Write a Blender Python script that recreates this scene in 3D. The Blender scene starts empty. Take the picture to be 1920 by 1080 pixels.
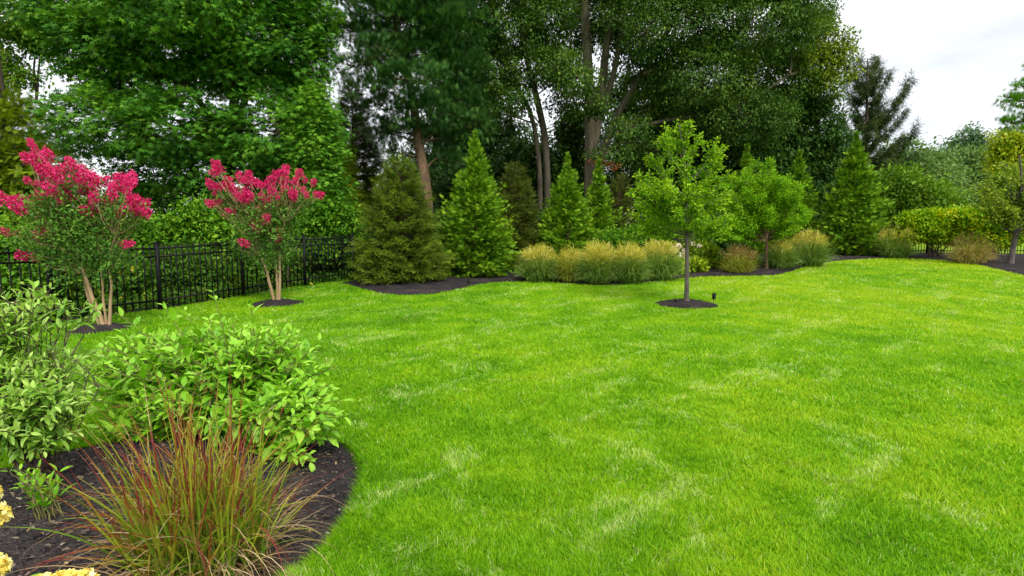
import bpy, math, random
import numpy as np
from mathutils import Vector
from mathutils.geometry import delaunay_2d_cdt

# ------------------------------------------------------------------ camera, sky, sun, exposure
S = bpy.context.scene
COL = S.collection
rng = np.random.default_rng(11)
EYE, PITCH, F = 1.6, math.radians(5.9), 1067.0
cam = bpy.data.cameras.new('camera')
cam.lens = 20.0
cam.sensor_width = 36.0
cam.clip_start, cam.clip_end = 0.05, 1500
camo = bpy.data.objects.new('camera', cam)
COL.objects.link(camo)
camo.location = (0, 0, EYE)
camo.rotation_euler = (math.pi / 2 - PITCH, 0, 0)
S.camera = camo
S.render.engine = 'CYCLES'
cy = S.cycles
cy.max_bounces, cy.diffuse_bounces, cy.glossy_bounces, cy.transmission_bounces, cy.transparent_max_bounces = 7, 4, 2, 4, 4
cy.caustics_reflective = cy.caustics_refractive = False
S.view_settings.view_transform = 'Standard'
S.view_settings.look = 'None'
S.view_settings.exposure = 1.2
S.view_settings.gamma = 1.0

SUN_EL, SUN_AZ = math.radians(46), math.radians(-118)     # high, soft, from behind and to the right
W = bpy.data.worlds.new('World')
S.world = W
W.use_nodes = True
nt = W.node_tree
N, L = nt.nodes, nt.links
bg = N['Background']
sky = N.new('ShaderNodeTexSky')
sky.sky_type = 'NISHITA'
sky.sun_disc = False
sky.sun_elevation = SUN_EL
sky.sun_rotation = math.radians(152)
tc = N.new('ShaderNodeTexCoord')
mp = N.new('ShaderNodeMapping')
mp.inputs['Scale'].default_value = (1.2, 1.2, 4.0)
nz = N.new('ShaderNodeTexNoise')
nz.inputs['Scale'].default_value = 2.2
nz.inputs['Detail'].default_value = 5
nz.inputs['Roughness'].default_value = 0.55
L.new(tc.outputs['Generated'], mp.inputs['Vector'])
L.new(mp.outputs['Vector'], nz.inputs['Vector'])
ramp = N.new('ShaderNodeValToRGB')
ramp.color_ramp.elements[0].position = 0.34
ramp.color_ramp.elements[0].color = (5.7, 5.95, 6.3, 1)
ramp.color_ramp.elements[1].position = 0.60
ramp.color_ramp.elements[1].color = (8.3, 8.4, 8.5, 1)
L.new(nz.outputs['Fac'], ramp.inputs['Fac'])
# overcast sky: the zenith is brighter than the horizon
sep = N.new('ShaderNodeSeparateXYZ')
L.new(tc.outputs['Generated'], sep.inputs[0])
mr = N.new('ShaderNodeMapRange')
mr.inputs['From Min'].default_value = 0.25
mr.inputs['From Max'].default_value = 1.0
mr.inputs['To Min'].default_value = 0.85
mr.inputs['To Max'].default_value = 1.55
L.new(sep.outputs['Z'], mr.inputs['Value'])
mul = N.new('ShaderNodeVectorMath')
mul.operation = 'SCALE'
L.new(ramp.outputs['Color'], mul.inputs[0])
L.new(mr.outputs['Result'], mul.inputs['Scale'])
mx = N.new('ShaderNodeMixRGB')
mx.inputs['Fac'].default_value = 0.9
L.new(sky.outputs['Color'], mx.inputs['Color1'])
L.new(mul.outputs['Vector'], mx.inputs['Color2'])
L.new(mx.outputs['Color'], bg.inputs['Color'])
bg.inputs['Strength'].default_value = 0.085

sl = bpy.data.lights.new('sun', 'SUN')
sl.energy = 1.5
sl.angle = math.radians(14)
sl.color = (1.0, 0.95, 0.86)
so = bpy.data.objects.new('sun', sl)
COL.objects.link(so)
sd = Vector((math.sin(math.radians(152)) * math.cos(SUN_EL), math.cos(math.radians(152)) * math.cos(SUN_EL), math.sin(SUN_EL)))
so.rotation_euler = sd.to_track_quat('Z', 'Y').to_euler()
so.location = sd * 60

# ------------------------------------------------------------------ helpers
def sst(t):
    t = np.clip(t, 0, 1)
    return t * t * (3 - 2 * t)

def hgt(x, y):
    return 0.34 * sst((y - 13) / 9) * sst((x - 1.5) / 10) + 0.13 * sst((y - 10.5) / 5)

CP, SP = math.cos(PITCH), math.sin(PITCH)
def ray(px, py):
    a, b = (px - 960) / F, (540 - py) / F
    return np.array([a, CP + b * SP, -SP + b * CP])

def PT(px, py, Y):
    d = ray(px, py)
    k = Y / d[1]
    return np.array([d[0] * k, Y, EYE + d[2] * k])

def GR(px, py):
    d = ray(px, py)
    lo = 0.5
    prev = lo
    for k in np.arange(0.6, 90, 0.02):
        p = d * k
        if EYE + p[2] <= hgt(p[0], p[1]):
            return np.array([p[0], p[1], hgt(p[0], p[1])])
    return np.array([p[0], p[1], 0])

def base(px, Y):
    x = (px - 960) / F * Y      # close enough to the camera's level line
    return np.array([x, Y, float(hgt(x, Y))])

def norm(v):
    return v / np.maximum(np.linalg.norm(v, axis=-1, keepdims=True), 1e-9)

def vnoise(x, y, seed=0):
    xi, yi = np.floor(x).astype(np.int64), np.floor(y).astype(np.int64)
    fx, fy = sst(x - xi), sst(y - yi)
    def hsh(a, b):
        n = (a * 374761393 + b * 668265263 + seed * 974711) & 0x7fffffff
        n = ((n ^ (n >> 13)) * 1274126177) & 0x7fffffff
        return ((n ^ (n >> 16)) & 0xffff) / 65535.0
    return (hsh(xi, yi) * (1 - fx) + hsh(xi + 1, yi) * fx) * (1 - fy) + (hsh(xi, yi + 1) * (1 - fx) + hsh(xi + 1, yi + 1) * fx) * fy

class Geo:
    def __init__(s):
        s.v, s.f, s.val, s.tt, s.n = [], [], [], [], 0
    def add(s, V, Fc, val=None, tt=None):
        V = np.asarray(V, dtype=np.float64).reshape(-1, 3)
        Fc = np.asarray(Fc, dtype=np.int64)
        s.v.append(V)
        s.f.append(Fc + s.n)
        m = len(Fc)
        s.val.append(np.full(m, 0.5) if val is None else np.broadcast_to(val, (m,)))
        s.tt.append(np.full(m, 0.5) if tt is None else np.broadcast_to(tt, (m,)))
        s.n += len(V)
        return s
    def mesh(s, name, mat, smooth=False):
        me = bpy.data.meshes.new(name)
        V = np.concatenate(s.v).astype(np.float32)
        me.vertices.add(len(V))
        me.vertices.foreach_set('co', V.ravel())
        lt = np.concatenate([np.full(len(f), f.shape[1]) for f in s.f])
        li = np.concatenate([f.ravel() for f in s.f])
        me.loops.add(len(li))
        me.loops.foreach_set('vertex_index', li.astype(np.int32))
        me.polygons.add(len(lt))
        ls = np.concatenate([[0], np.cumsum(lt)[:-1]])
        me.polygons.foreach_set('loop_start', ls.astype(np.int32))
        me.polygons.foreach_set('loop_total', lt.astype(np.int32))
        if smooth:
            me.polygons.foreach_set('use_smooth', np.ones(len(lt), dtype=bool))
        for nm, arr in (('v', s.val), ('t', s.tt)):
            at = me.attributes.new(nm, 'FLOAT', 'FACE')
            at.data.foreach_set('value', np.concatenate(arr).astype(np.float32))
        me.materials.append(mat)
        me.update(calc_edges=True)
        me.validate()
        return me
    def build(s, name, mat, parent=None, smooth=False, loc=None):
        o = bpy.data.objects.new(name, s.mesh(name, mat, smooth))
        COL.objects.link(o)
        if parent is not None:
            o.parent = parent
        if loc is not None:
            o.location = [float(c) for c in loc]
        return o

def tag(o, label=None, cat=None, group=None, kind=None):
    if label: o['label'] = label
    if cat: o['category'] = cat
    if group: o['group'] = group
    if kind: o['kind'] = kind
    return o

def thing(name, label, cat, loc=(0, 0, 0), group=None, rz=0.0, sc=1.0):
    o = bpy.data.objects.new(name, None)
    COL.objects.link(o)
    o.empty_display_size = 0.2
    o.location = [float(c) for c in loc]
    o.rotation_euler = (0, 0, rz)
    o.scale = (sc, sc, sc) if np.isscalar(sc) else sc
    return tag(o, label, cat, group)

def dup(root, loc, label, rz=0.0, sc=1.0, group=None):
    r = root.copy()
    COL.objects.link(r)
    r.location = [float(c) for c in loc]
    r.rotation_euler = (0, 0, rz)
    r.scale = (sc, sc, sc) if np.isscalar(sc) else sc
    r['label'] = label
    if group: r['group'] = group
    for ch in list(root.children):
        c = ch.copy()
        COL.objects.link(c)
        c.parent = r
        for g in list(ch.children):
            d = g.copy()
            COL.objects.link(d)
            d.parent = c
    return r

# ---- shapes
def tube(P, R, k=7):
    P = np.asarray(P, float); R = np.asarray(R, float)
    n = len(P)
    T = norm(np.gradient(P, axis=0))
    ref = np.array([0.31, 0.95, 0.05])
    A = norm(np.cross(T, ref)); B = np.cross(T, A)
    an = np.linspace(0, 2 * np.pi, k, endpoint=False)
    V = P[:, None] + R[:, None, None] * (np.cos(an)[None, :, None] * A[:, None] + np.sin(an)[None, :, None] * B[:, None])
    i = np.arange(n - 1)[:, None]; j = np.arange(k)[None]
    Fc = np.stack([i * k + j, i * k + (j + 1) % k, (i + 1) * k + (j + 1) % k, (i + 1) * k + j], -1).reshape(-1, 4)
    return V.reshape(-1, 3), Fc

def curve(pts, n=14, jit=0.0):
    """smooth polyline through control points"""
    pts = np.asarray(pts, float)
    m = len(pts)
    if m == 2:
        u = np.linspace(0, 1, n)[:, None]
        out = pts[0] * (1 - u) + pts[1] * u
    else:
        ext = np.vstack([2 * pts[0] - pts[1], pts, 2 * pts[-1] - pts[-2]])
        out = []
        per = max(3, n // (m - 1))
        for k in range(m - 1):
            p0, p1, p2, p3 = ext[k:k + 4]
            u = np.linspace(0, 1, per, endpoint=(k == m - 2))[:, None]
            out.append(0.5 * (2 * p1 + (p2 - p0) * u + (2 * p0 - 5 * p1 + 4 * p2 - p3) * u ** 2 + (3 * p1 - p0 - 3 * p2 + p3) * u ** 3))
        out = np.vstack(out)
    if jit:
        w = rng.normal(0, jit, out.shape)
        w[0] = 0
        out = out + w
    return out

def box(c, s):
    c = np.asarray(c, float); s = np.asarray(s, float) / 2
    V = np.array([[x, y, z] for z in (-1, 1) for y in (-1, 1) for x in (-1, 1)]) * s + c
    Fc = np.array([[0, 2, 3, 1], [4, 5, 7, 6], [0, 1, 5, 4], [2, 6, 7, 3], [0, 4, 6, 2], [1, 3, 7, 5]])
    return V, Fc

# ---- leaf templates: y along the leaf, x across, z up; unit length
def lobe(b, e, w, up=0.0):
    b = np.asarray(b, float); e = np.asarray(e, float)
    d = e - b
    s = np.array([-d[1], d[0], 0.0])
    s = s / (np.linalg.norm(s) + 1e-9) * w
    m = b + d * 0.45 + np.array([0, 0, up])
    return np.array([b, m - s, e, m + s])

def tpl(lobes):
    V = np.vstack(lobes)
    Fc = np.arange(len(V)).reshape(-1, 4)
    return V, Fc

T_LEAF = (np.array([[0, 0, 0], [-.27, .45, .06], [0, 1, -.06], [.27, .45, .06]]), np.array([[0, 2, 1], [0, 3, 2]]))
T_OVAL = (np.array([[0, 0, 0], [-.26, .3, .05], [-.2, .72, .02], [0, 1, -.1], [.2, .72, .02], [.26, .3, .05]]),
          np.array([[0, 3, 2, 1], [0, 5, 4, 3]]))
T_STAR = tpl([lobe((0, 0, 0), (0, 1, -.08), .14), lobe((0, .1, 0), (.58, .62, -.06), .12), lobe((0, .1, 0), (-.58, .62, -.06), .12),
              lobe((0, .12, 0), (.5, .08, -.05), .1), lobe((0, .12, 0), (-.5, .08, -.05), .1)])
T_TUFT = None
def mk_tuft(n=16, w=.022, fwd=1.0, spread=.55, seed=1):
    r = np.random.default_rng(seed)
    out = []
    for i in range(n):
        a = r.uniform(0, 2 * np.pi)
        s = r.uniform(.1, spread)
        d = np.array([math.cos(a) * s, fwd, math.sin(a) * s])
        d /= np.linalg.norm(d)
        l = r.uniform(.65, 1)
        b = np.array([0, r.uniform(0, .25), 0])
        out.append(lobe(b, b + d * l, w))
    return tpl(out)
T_TUFT = mk_tuft()
def mk_frond(pairs=5, wl=.055, width=.42, droop=.16):
    out = [lobe((0, 0, 0), (0, 1, -droop), wl * .8)]
    for i in range(pairs):
        y = .1 + .75 * i / pairs
        ln = width * (1 - .55 * i / pairs)
        for sx in (-1, 1):
            out.append(lobe((0, y, -droop * y * y), (sx * ln * .75, y + ln * .62, -droop * y - .1 * ln), wl))
    return tpl(out)
T_FROND = mk_frond()
def mk_twig(pairs=7, ln=.2, w=.022, seed=3):
    """spruce twig: short needles all round a shoot, two side shoots"""
    r = np.random.default_rng(seed)
    out = []
    def shoot(b, d, L_, n):
        d = d / np.linalg.norm(d)
        out.append(lobe(b, b + d * L_, .018))
        for i in range(n):
            p = b + d * L_ * (i + .5) / n
            for q in range(3):
                a = r.uniform(0, 2 * np.pi)
                o = np.array([math.cos(a), 0, math.sin(a)])
                o = o - d * np.dot(o, d)
                e = p + (d * .75 + o * .75) * ln * r.uniform(.7, 1.1)
                out.append(lobe(p, e, w))
    shoot(np.array([0, 0, 0.]), np.array([0, 1, -.1]), 1.0, pairs)
    shoot(np.array([0, .25, 0.]), np.array([.7, .75, -.05]), .55, pairs // 2)
    shoot(np.array([0, .35, 0.]), np.array([-.7, .75, -.05]), .5, pairs // 2)
    return tpl(out)
T_TWIG = mk_twig()
def mk_big_leaf(wid=.24, droop=.22, fold=.07, wav=0.0):
    st = [(0, 0.03), (.12, .5), (.3, .93), (.5, 1.0), (.7, .78), (.87, .4), (1, 0.0)]
    V, Fc = [], []
    for i, (y, w) in enumerate(st):
        z = -droop * y * y
        wv = wav * math.sin(i * 2.1)
        V += [(-w * wid, y, z + fold * w + wv), (0, y, z), (w * wid, y, z + fold * w - wv)]
    for i in range(len(st) - 1):
        a = i * 3
        Fc += [(a, a + 1, a + 4, a + 3), (a + 1, a + 2, a + 5, a + 4)]
    return np.array(V), np.array(Fc)
T_BIG = mk_big_leaf(.23, .25, .06, .012)
T_NARROW = mk_big_leaf(.17, .18, .06, .01)
T_PETAL = (np.array([[0, 0, 0], [-.42, .5, .12], [-.3, .95, -.05], [.05, .8, .1], [.34, 1, -.08], [.45, .48, .1]]), np.array([[0, 3, 2, 1], [0, 5, 4, 3]]))

def scatter(G, T, pos, ydir, nrm, scale, val, tt=None):
    TV, TF = T
    n, k = len(pos), len(TV)
    Y = norm(ydir)
    Zn = norm(nrm - Y * np.sum(nrm * Y, -1, keepdims=True))
    X = np.cross(Y, Zn)
    sc = np.asarray(scale, float).reshape(-1, 1, 1) * np.ones((n, 1, 1))
    V = pos[:, None] + sc * (TV[None, :, 0:1] * X[:, None] + TV[None, :, 1:2] * Y[:, None] + TV[None, :, 2:3] * Zn[:, None])
    Fc = (TF[None] + (np.arange(n) * k)[:, None, None]).reshape(-1, TF.shape[1])
    m = len(TF)
    G.add(V.reshape(-1, 3), Fc, np.repeat(val, m), None if tt is None else np.repeat(tt, m))

def rdir(n):
    return norm(rng.normal(size=(n, 3)))

UP = np.array([0, 0, 1.0])

# ------------------------------------------------------------------ materials
def new_mat(name):
    m = bpy.data.materials.new(name)
    m.use_nodes = True
    t = m.node_tree
    return m, t, t.nodes, t.links, t.nodes['Principled BSDF'], t.nodes['Material Output']

def set_ramp(r, stops):
    e = r.color_ramp.elements
    while len(e) > 1:
        e.remove(e[-1])
    e[0].position = stops[0][0]; e[0].color = (*stops[0][1], 1)
    for p, c in stops[1:]:
        q = e.new(p); q.color = (*c, 1)

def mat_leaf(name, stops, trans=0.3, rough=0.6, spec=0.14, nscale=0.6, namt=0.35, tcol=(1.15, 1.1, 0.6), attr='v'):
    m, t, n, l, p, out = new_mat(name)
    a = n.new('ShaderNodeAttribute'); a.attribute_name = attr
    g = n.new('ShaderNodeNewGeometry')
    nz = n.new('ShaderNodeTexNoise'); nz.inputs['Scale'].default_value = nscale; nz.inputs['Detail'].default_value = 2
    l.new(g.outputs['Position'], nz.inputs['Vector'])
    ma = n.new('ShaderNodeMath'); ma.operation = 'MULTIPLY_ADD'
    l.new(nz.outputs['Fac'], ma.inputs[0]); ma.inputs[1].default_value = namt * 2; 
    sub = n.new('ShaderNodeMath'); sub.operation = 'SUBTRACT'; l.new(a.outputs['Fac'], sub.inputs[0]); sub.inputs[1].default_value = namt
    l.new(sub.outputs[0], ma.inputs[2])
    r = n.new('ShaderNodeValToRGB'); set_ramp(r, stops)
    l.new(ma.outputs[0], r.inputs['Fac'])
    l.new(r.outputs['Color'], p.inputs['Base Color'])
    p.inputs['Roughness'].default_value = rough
    p.inputs['Specular IOR Level'].default_value = spec
    tr = n.new('ShaderNodeBsdfTranslucent')
    mc = n.new('ShaderNodeMixRGB'); mc.blend_type = 'MULTIPLY'; mc.inputs['Fac'].default_value = 1
    mc.inputs['Color2'].default_value = (*tcol, 1)
    l.new(r.outputs['Color'], mc.inputs['Color1']); l.new(mc.outputs['Color'], tr.inputs['Color'])
    ms = n.new('ShaderNodeMixShader'); ms.inputs['Fac'].default_value = trans
    l.new(p.outputs['BSDF'], ms.inputs[1]); l.new(tr.outputs['BSDF'], ms.inputs[2])
    l.new(ms.outputs['Shader'], out.inputs['Surface'])
    return m

def mat_bark(name, c1, c2, scale=6.0, stretch=0.25, bump=0.6):
    m, t, n, l, p, out = new_mat(name)
    tc = n.new('ShaderNodeTexCoord'); mp = n.new('ShaderNodeMapping'); mp.inputs['Scale'].default_value = (1, 1, stretch)
    nz = n.new('ShaderNodeTexNoise'); nz.inputs['Scale'].default_value = scale; nz.inputs['Detail'].default_value = 6; nz.inputs['Roughness'].default_value = .7
    l.new(tc.outputs['Object'], mp.inputs['Vector']); l.new(mp.outputs['Vector'], nz.inputs['Vector'])
    r = n.new('ShaderNodeValToRGB'); set_ramp(r, [(.35, c1), (.65, c2)])
    l.new(nz.outputs['Fac'], r.inputs['Fac']); l.new(r.outputs['Color'], p.inputs['Base Color'])
    b = n.new('ShaderNodeBump'); b.inputs['Strength'].default_value = bump; b.inputs['Distance'].default_value = .03
    l.new(nz.outputs['Fac'], b.inputs['Height']); l.new(b.outputs['Normal'], p.inputs['Normal'])
    p.inputs['Roughness'].default_value = .9; p.inputs['Specular IOR Level'].default_value = .15
    return m

def mat_plain(name, c, rough=.5, metal=0.0, spec=.4):
    m, t, n, l, p, out = new_mat(name)
    nz = n.new('ShaderNodeTexNoise'); nz.inputs['Scale'].default_value = 25
    r = n.new('ShaderNodeValToRGB'); set_ramp(r, [(.3, tuple(x * .8 for x in c)), (.7, tuple(min(1, x * 1.2) for x in c))])
    l.new(nz.outputs['Fac'], r.inputs['Fac']); l.new(r.outputs['Color'], p.inputs['Base Color'])
    p.inputs['Roughness'].default_value = rough; p.inputs['Metallic'].default_value = metal; p.inputs['Specular IOR Level'].default_value = spec
    return m

# lawn colour: a node chain shared by the blades and the sheet under them
def lawn_color(n, l, blade):
    g = n.new('ShaderNodeNewGeometry')
    def noise(scale, detail=3, vec=None, rough=.55):
        z = n.new('ShaderNodeTexNoise'); z.inputs['Scale'].default_value = scale; z.inputs['Detail'].default_value = detail
        z.inputs['Roughness'].default_value = rough
        l.new(vec if vec is not None else g.outputs['Position'], z.inputs['Vector'])
        return z.outputs['Fac']
    big = noise(.22, 3)
    mid = noise(1.3, 4)
    def turned(deg, sx_, sy_):
        q = n.new('ShaderNodeMapping'); q.vector_type = 'TEXTURE'
        q.inputs['Rotation'].default_value = (0, 0, math.radians(deg)); q.inputs['Scale'].default_value = (sx_, sy_, 1)
        l.new(g.outputs['Position'], q.inputs['Vector'])
        return q.outputs['Vector']
    s1 = noise(1.5, 5, turned(47, 2.9, .75), .62)
    s2 = noise(1.7, 5, turned(118, 1.6, .7), .66)
    # yellower towards the open right side: the brighter sunlight there, put into the colour
    sx = n.new('ShaderNodeSeparateXYZ'); l.new(g.outputs['Position'], sx.inputs[0])
    mrx = n.new('ShaderNodeMapRange'); mrx.inputs['From Min'].default_value = -5; mrx.inputs['From Max'].default_value = 9
    mrx.inputs['To Min'].default_value = -.12; mrx.inputs['To Max'].default_value = .12
    l.new(sx.outputs['X'], mrx.inputs['Value'])
    def math2(op, a, b):
        q = n.new('ShaderNodeMath'); q.operation = op
        for i, s in enumerate((a, b)):
            if isinstance(s, (int, float)): q.inputs[i].default_value = s
            else: l.new(s, q.inputs[i])
        return q.outputs[0]
    f = math2('ADD', math2('MULTIPLY', math2('SUBTRACT', big, .5), .75), math2('ADD', math2('MULTIPLY', math2('SUBTRACT', mid, .5), .75), .5))
    f = math2('ADD', f, mrx.outputs['Result'])
    if blade:
        a = n.new('ShaderNodeAttribute'); a.attribute_name = 'v'
        f = math2('ADD', f, math2('MULTIPLY', math2('SUBTRACT', a.outputs['Fac'], .45), .42))
    r = n.new('ShaderNodeValToRGB')
    set_ramp(r, [(.02, (.22, .15, .05)), (.2, (.078, .24, .003)), (.40, (.148, .375, .004)), (.56, (.235, .46, .006)), (.78, (.40, .55, .016))])
    l.new(f, r.inputs['Fac'])
    # pale dry wisps left by the mower
    w = n.new('ShaderNodeMapRange'); w.inputs['From Min'].default_value = .555; w.inputs['From Max'].default_value = .69
    s3 = noise(9.0, 4, None, .7)
    l.new(math2('ADD', math2('MAXIMUM', s1, math2('SUBTRACT', s2, .01)), math2('MULTIPLY', math2('SUBTRACT', s3, .5), .22)), w.inputs['Value'])
    if blade:
        k = math2('LESS_THAN', math2('ABSOLUTE', a.outputs['Fac'], 0), math2('ADD', math2('MULTIPLY', w.outputs['Result'], .5), .012))
        k = math2('MULTIPLY', k, .9)
    else:
        k = math2('MULTIPLY', w.outputs['Result'], .4)
    mixc = n.new('ShaderNodeMixRGB'); l.new(k, mixc.inputs['Fac']); l.new(r.outputs['Color'], mixc.inputs['Color1'])
    mixc.inputs['Color2'].default_value = (.56, .66, .22, 1)
    return mixc.outputs['Color']

def mat_lawn(name, blade):
    m, t, n, l, p, out = new_mat(name)
    c = lawn_color(n, l, blade)
    p.inputs['Roughness'].default_value = .55 if blade else .9
    p.inputs['Specular IOR Level'].default_value = .12 if blade else .05
    if blade:
        l.new(c, p.inputs['Base Color'])
        tr = n.new('ShaderNodeBsdfTranslucent'); l.new(c, tr.inputs['Color'])
        ms = n.new('ShaderNodeMixShader'); ms.inputs['Fac'].default_value = .35
        l.new(p.outputs['BSDF'], ms.inputs[1]); l.new(tr.outputs['BSDF'], ms.inputs[2]); l.new(ms.outputs['Shader'], out.inputs['Surface'])
    else:
        g = n.new('ShaderNodeNewGeometry')
        z = n.new('ShaderNodeTexNoise'); z.inputs['Scale'].default_value = 30; z.inputs['Detail'].default_value = 4
        l.new(g.outputs['Position'], z.inputs['Vector'])
        mr = n.new('ShaderNodeMapRange'); mr.inputs['To Min'].default_value = .25; mr.inputs['To Max'].default_value = .8
        l.new(z.outputs['Fac'], mr.inputs['Value'])
        sc = n.new('ShaderNodeVectorMath'); sc.operation = 'SCALE'; l.new(c, sc.inputs[0]); l.new(mr.outputs['Result'], sc.inputs['Scale'])
        l.new(sc.outputs['Vector'], p.inputs['Base Color'])
    return m

def mat_mulch(name, c1, c2, c3, scale=55):
    m, t, n, l, p, out = new_mat(name)
    g = n.new('ShaderNodeNewGeometry')
    z = n.new('ShaderNodeTexNoise'); z.inputs['Scale'].default_value = scale; z.inputs['Detail'].default_value = 6; z.inputs['Roughness'].default_value = .75
    z2 = n.new('ShaderNodeTexNoise'); z2.inputs['Scale'].default_value = 2.5; z2.inputs['Detail'].default_value = 4
    v = n.new('ShaderNodeTexVoronoi'); v.inputs['Scale'].default_value = scale * 1.3
    for q in (z, z2, v): l.new(g.outputs['Position'], q.inputs['Vector'])
    r = n.new('ShaderNodeValToRGB'); set_ramp(r, [(.3, c1), (.55, c2), (.78, c3)])
    a = n.new('ShaderNodeMath'); a.operation = 'ADD'; l.new(z.outputs['Fac'], a.inputs[0])
    b = n.new('ShaderNodeMath'); b.operation = 'MULTIPLY_ADD'; l.new(z2.outputs['Fac'], b.inputs[0]); b.inputs[1].default_value = .5; b.inputs[2].default_value = -.25
    l.new(b.outputs[0], a.inputs[1])
    l.new(a.outputs[0], r.inputs['Fac']); l.new(r.outputs['Color'], p.inputs['Base Color'])
    bp = n.new('ShaderNodeBump'); bp.inputs['Strength'].default_value = .9; bp.inputs['Distance'].default_value = .02
    l.new(v.outputs['Distance'], bp.inputs['Height']); l.new(bp.outputs['Normal'], p.inputs['Normal'])
    p.inputs['Roughness'].default_value = .95; p.inputs['Specular IOR Level'].default_value = .15
    return m

M = {}
M['lawn'] = mat_lawn('lawn turf', False)
M['blade'] = mat_lawn('grass blades', True)
M['mulch'] = mat_mulch('dark mulch', (.010, .009, .0095), (.033, .027, .027), (.12, .094, .08))
M['litter'] = mat_mulch('leaf litter', (.007, .009, .003), (.017, .019, .007), (.035, .034, .013), 20)
M['chip'] = mat_leaf('mulch chips', [(0, (.008, .008, .009)), (.5, (.035, .03, .028)), (.8, (.10, .075, .058)), (1, (.30, .25, .19))], trans=0, rough=.9, spec=.1, namt=0)
M['bark_grey'] = mat_bark('grey bark', (.045, .04, .026), (.15, .13, .085), 4)
M['bark_leaning'] = mat_bark('weathered bark', (.028, .024, .017), (.085, .072, .05), 5)
M['bark_brown'] = mat_bark('brown bark', (.055, .035, .02), (.17, .11, .065), 6)
M['bark_dark'] = mat_bark('dark bark', (.02, .017, .012), (.07, .055, .04), 6)
M['bark_tan'] = mat_bark('tan smooth bark', (.24, .155, .08), (.44, .31, .18), 5, .25, .4)
M['bark_young'] = mat_bark('young grey bark', (.055, .047, .042), (.15, .13, .112), 14, .3, .5)
M['stem_green'] = mat_bark('green stems', (.08, .10, .025), (.2, .17, .06), 20, .3, .2)
M['stem_brown'] = mat_bark('brown stems', (.05, .035, .025), (.15, .11, .08), 20, .3, .4)
M['maple'] = mat_leaf('star leaves', [(0, (0.024, 0.101, 0.010)), (.5, (0.068, 0.216, 0.015)), (1, (0.186, 0.389, 0.025))], nscale=.5)
M['yellowgreen'] = mat_leaf('yellow green foliage', [(0, (.07, .13, .005)), (.5, (.15, .24, .007)), (1, (.27, .36, .012))], nscale=.5)
M['pine'] = mat_leaf('pine needles', [(0, (0.018, 0.071, 0.017)), (.5, (0.051, 0.149, 0.031)), (1, (0.164, 0.329, 0.058))], trans=.12, nscale=.5)
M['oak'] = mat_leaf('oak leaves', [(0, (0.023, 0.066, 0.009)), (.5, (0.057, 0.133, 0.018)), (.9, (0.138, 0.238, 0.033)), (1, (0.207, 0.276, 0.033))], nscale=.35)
M['oak_lit'] = mat_leaf('oak leaves with painted sunlight', [(0, (.07, .14, .010)), (.5, (.16, .25, .014)), (1, (.30, .38, .03))], nscale=.35)  # sunlight on the oak crown's right edge, put into the leaf colour
M['dark'] = mat_leaf('dark understory leaves', [(0, (0.017, 0.059, 0.010)), (.5, (0.040, 0.107, 0.015)), (1, (0.098, 0.192, 0.028))], nscale=.4)
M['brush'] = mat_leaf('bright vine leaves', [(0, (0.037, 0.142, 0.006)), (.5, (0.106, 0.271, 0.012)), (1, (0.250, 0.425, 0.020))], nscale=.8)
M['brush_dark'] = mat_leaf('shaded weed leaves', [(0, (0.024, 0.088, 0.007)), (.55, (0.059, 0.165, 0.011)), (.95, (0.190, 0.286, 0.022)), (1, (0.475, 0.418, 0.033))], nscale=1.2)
M['arb'] = mat_leaf('arborvitae fronds', [(0, (0.037, 0.120, 0.005)), (.45, (0.112, 0.250, 0.008)), (1, (0.309, 0.468, 0.016))], trans=.2, nscale=1.5, namt=.2)
M['spruce'] = mat_leaf('spruce needles', [(0, (0.029, 0.071, 0.007)), (.5, (0.078, 0.142, 0.010)), (1, (0.212, 0.284, 0.018))], trans=.12, nscale=1.2, namt=.2)
M['spruce_brown'] = mat_leaf('olive conifer needles', [(0, (0.032, 0.054, 0.008)), (.5, (0.074, 0.109, 0.011)), (1, (0.159, 0.197, 0.023))], trans=.12, nscale=.6)
M['norway'] = mat_leaf('norway needles', [(0, (0.018, 0.041, 0.012)), (.5, (0.044, 0.079, 0.017)), (1, (0.104, 0.144, 0.024))], trans=.1, nscale=.5)
M['young'] = mat_leaf('young tree leaves', [(0, (0.078, 0.202, 0.006)), (.5, (0.168, 0.358, 0.009)), (1, (0.358, 0.538, 0.015))], nscale=1.0)
M['jmaple'] = mat_leaf('fine bright leaves', [(0, (0.072, 0.224, 0.005)), (.5, (0.143, 0.347, 0.006)), (1, (0.300, 0.504, 0.011))], nscale=1.0, namt=.2)
M['bushy'] = mat_leaf('bushy tree leaves', [(0, (0.062, 0.161, 0.009)), (.5, (0.124, 0.253, 0.016)), (1, (0.248, 0.380, 0.034))], nscale=.9)
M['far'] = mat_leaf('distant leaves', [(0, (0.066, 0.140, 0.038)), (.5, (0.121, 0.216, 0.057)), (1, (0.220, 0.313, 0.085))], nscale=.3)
M['far_haze'] = mat_leaf('haze tinted blue green leaves', [(0, (0.055, 0.119, 0.054)), (.5, (0.094, 0.178, 0.077)), (1, (0.154, 0.238, 0.099))], nscale=.3)  # the fade to blue in distant haze, painted into the leaf colour
M['gold_leaf'] = mat_leaf('golden leaves', [(0, (.16, .28, .010)), (.5, (.34, .44, .012)), (1, (.64, .56, .02))], nscale=.8)
M['edge_leaf'] = mat_leaf('mid green leaves', [(0, (0.091, 0.187, 0.010)), (.5, (0.182, 0.296, 0.018)), (1, (0.365, 0.452, 0.042))], nscale=.9)
M['hedge'] = mat_leaf('hedge leaves', [(0, (.07, .22, .005)), (.4, (.20, .40, .007)), (.75, (.42, .54, .010)), (1, (.64, .54, .012))], nscale=.7, namt=.4)
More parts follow.
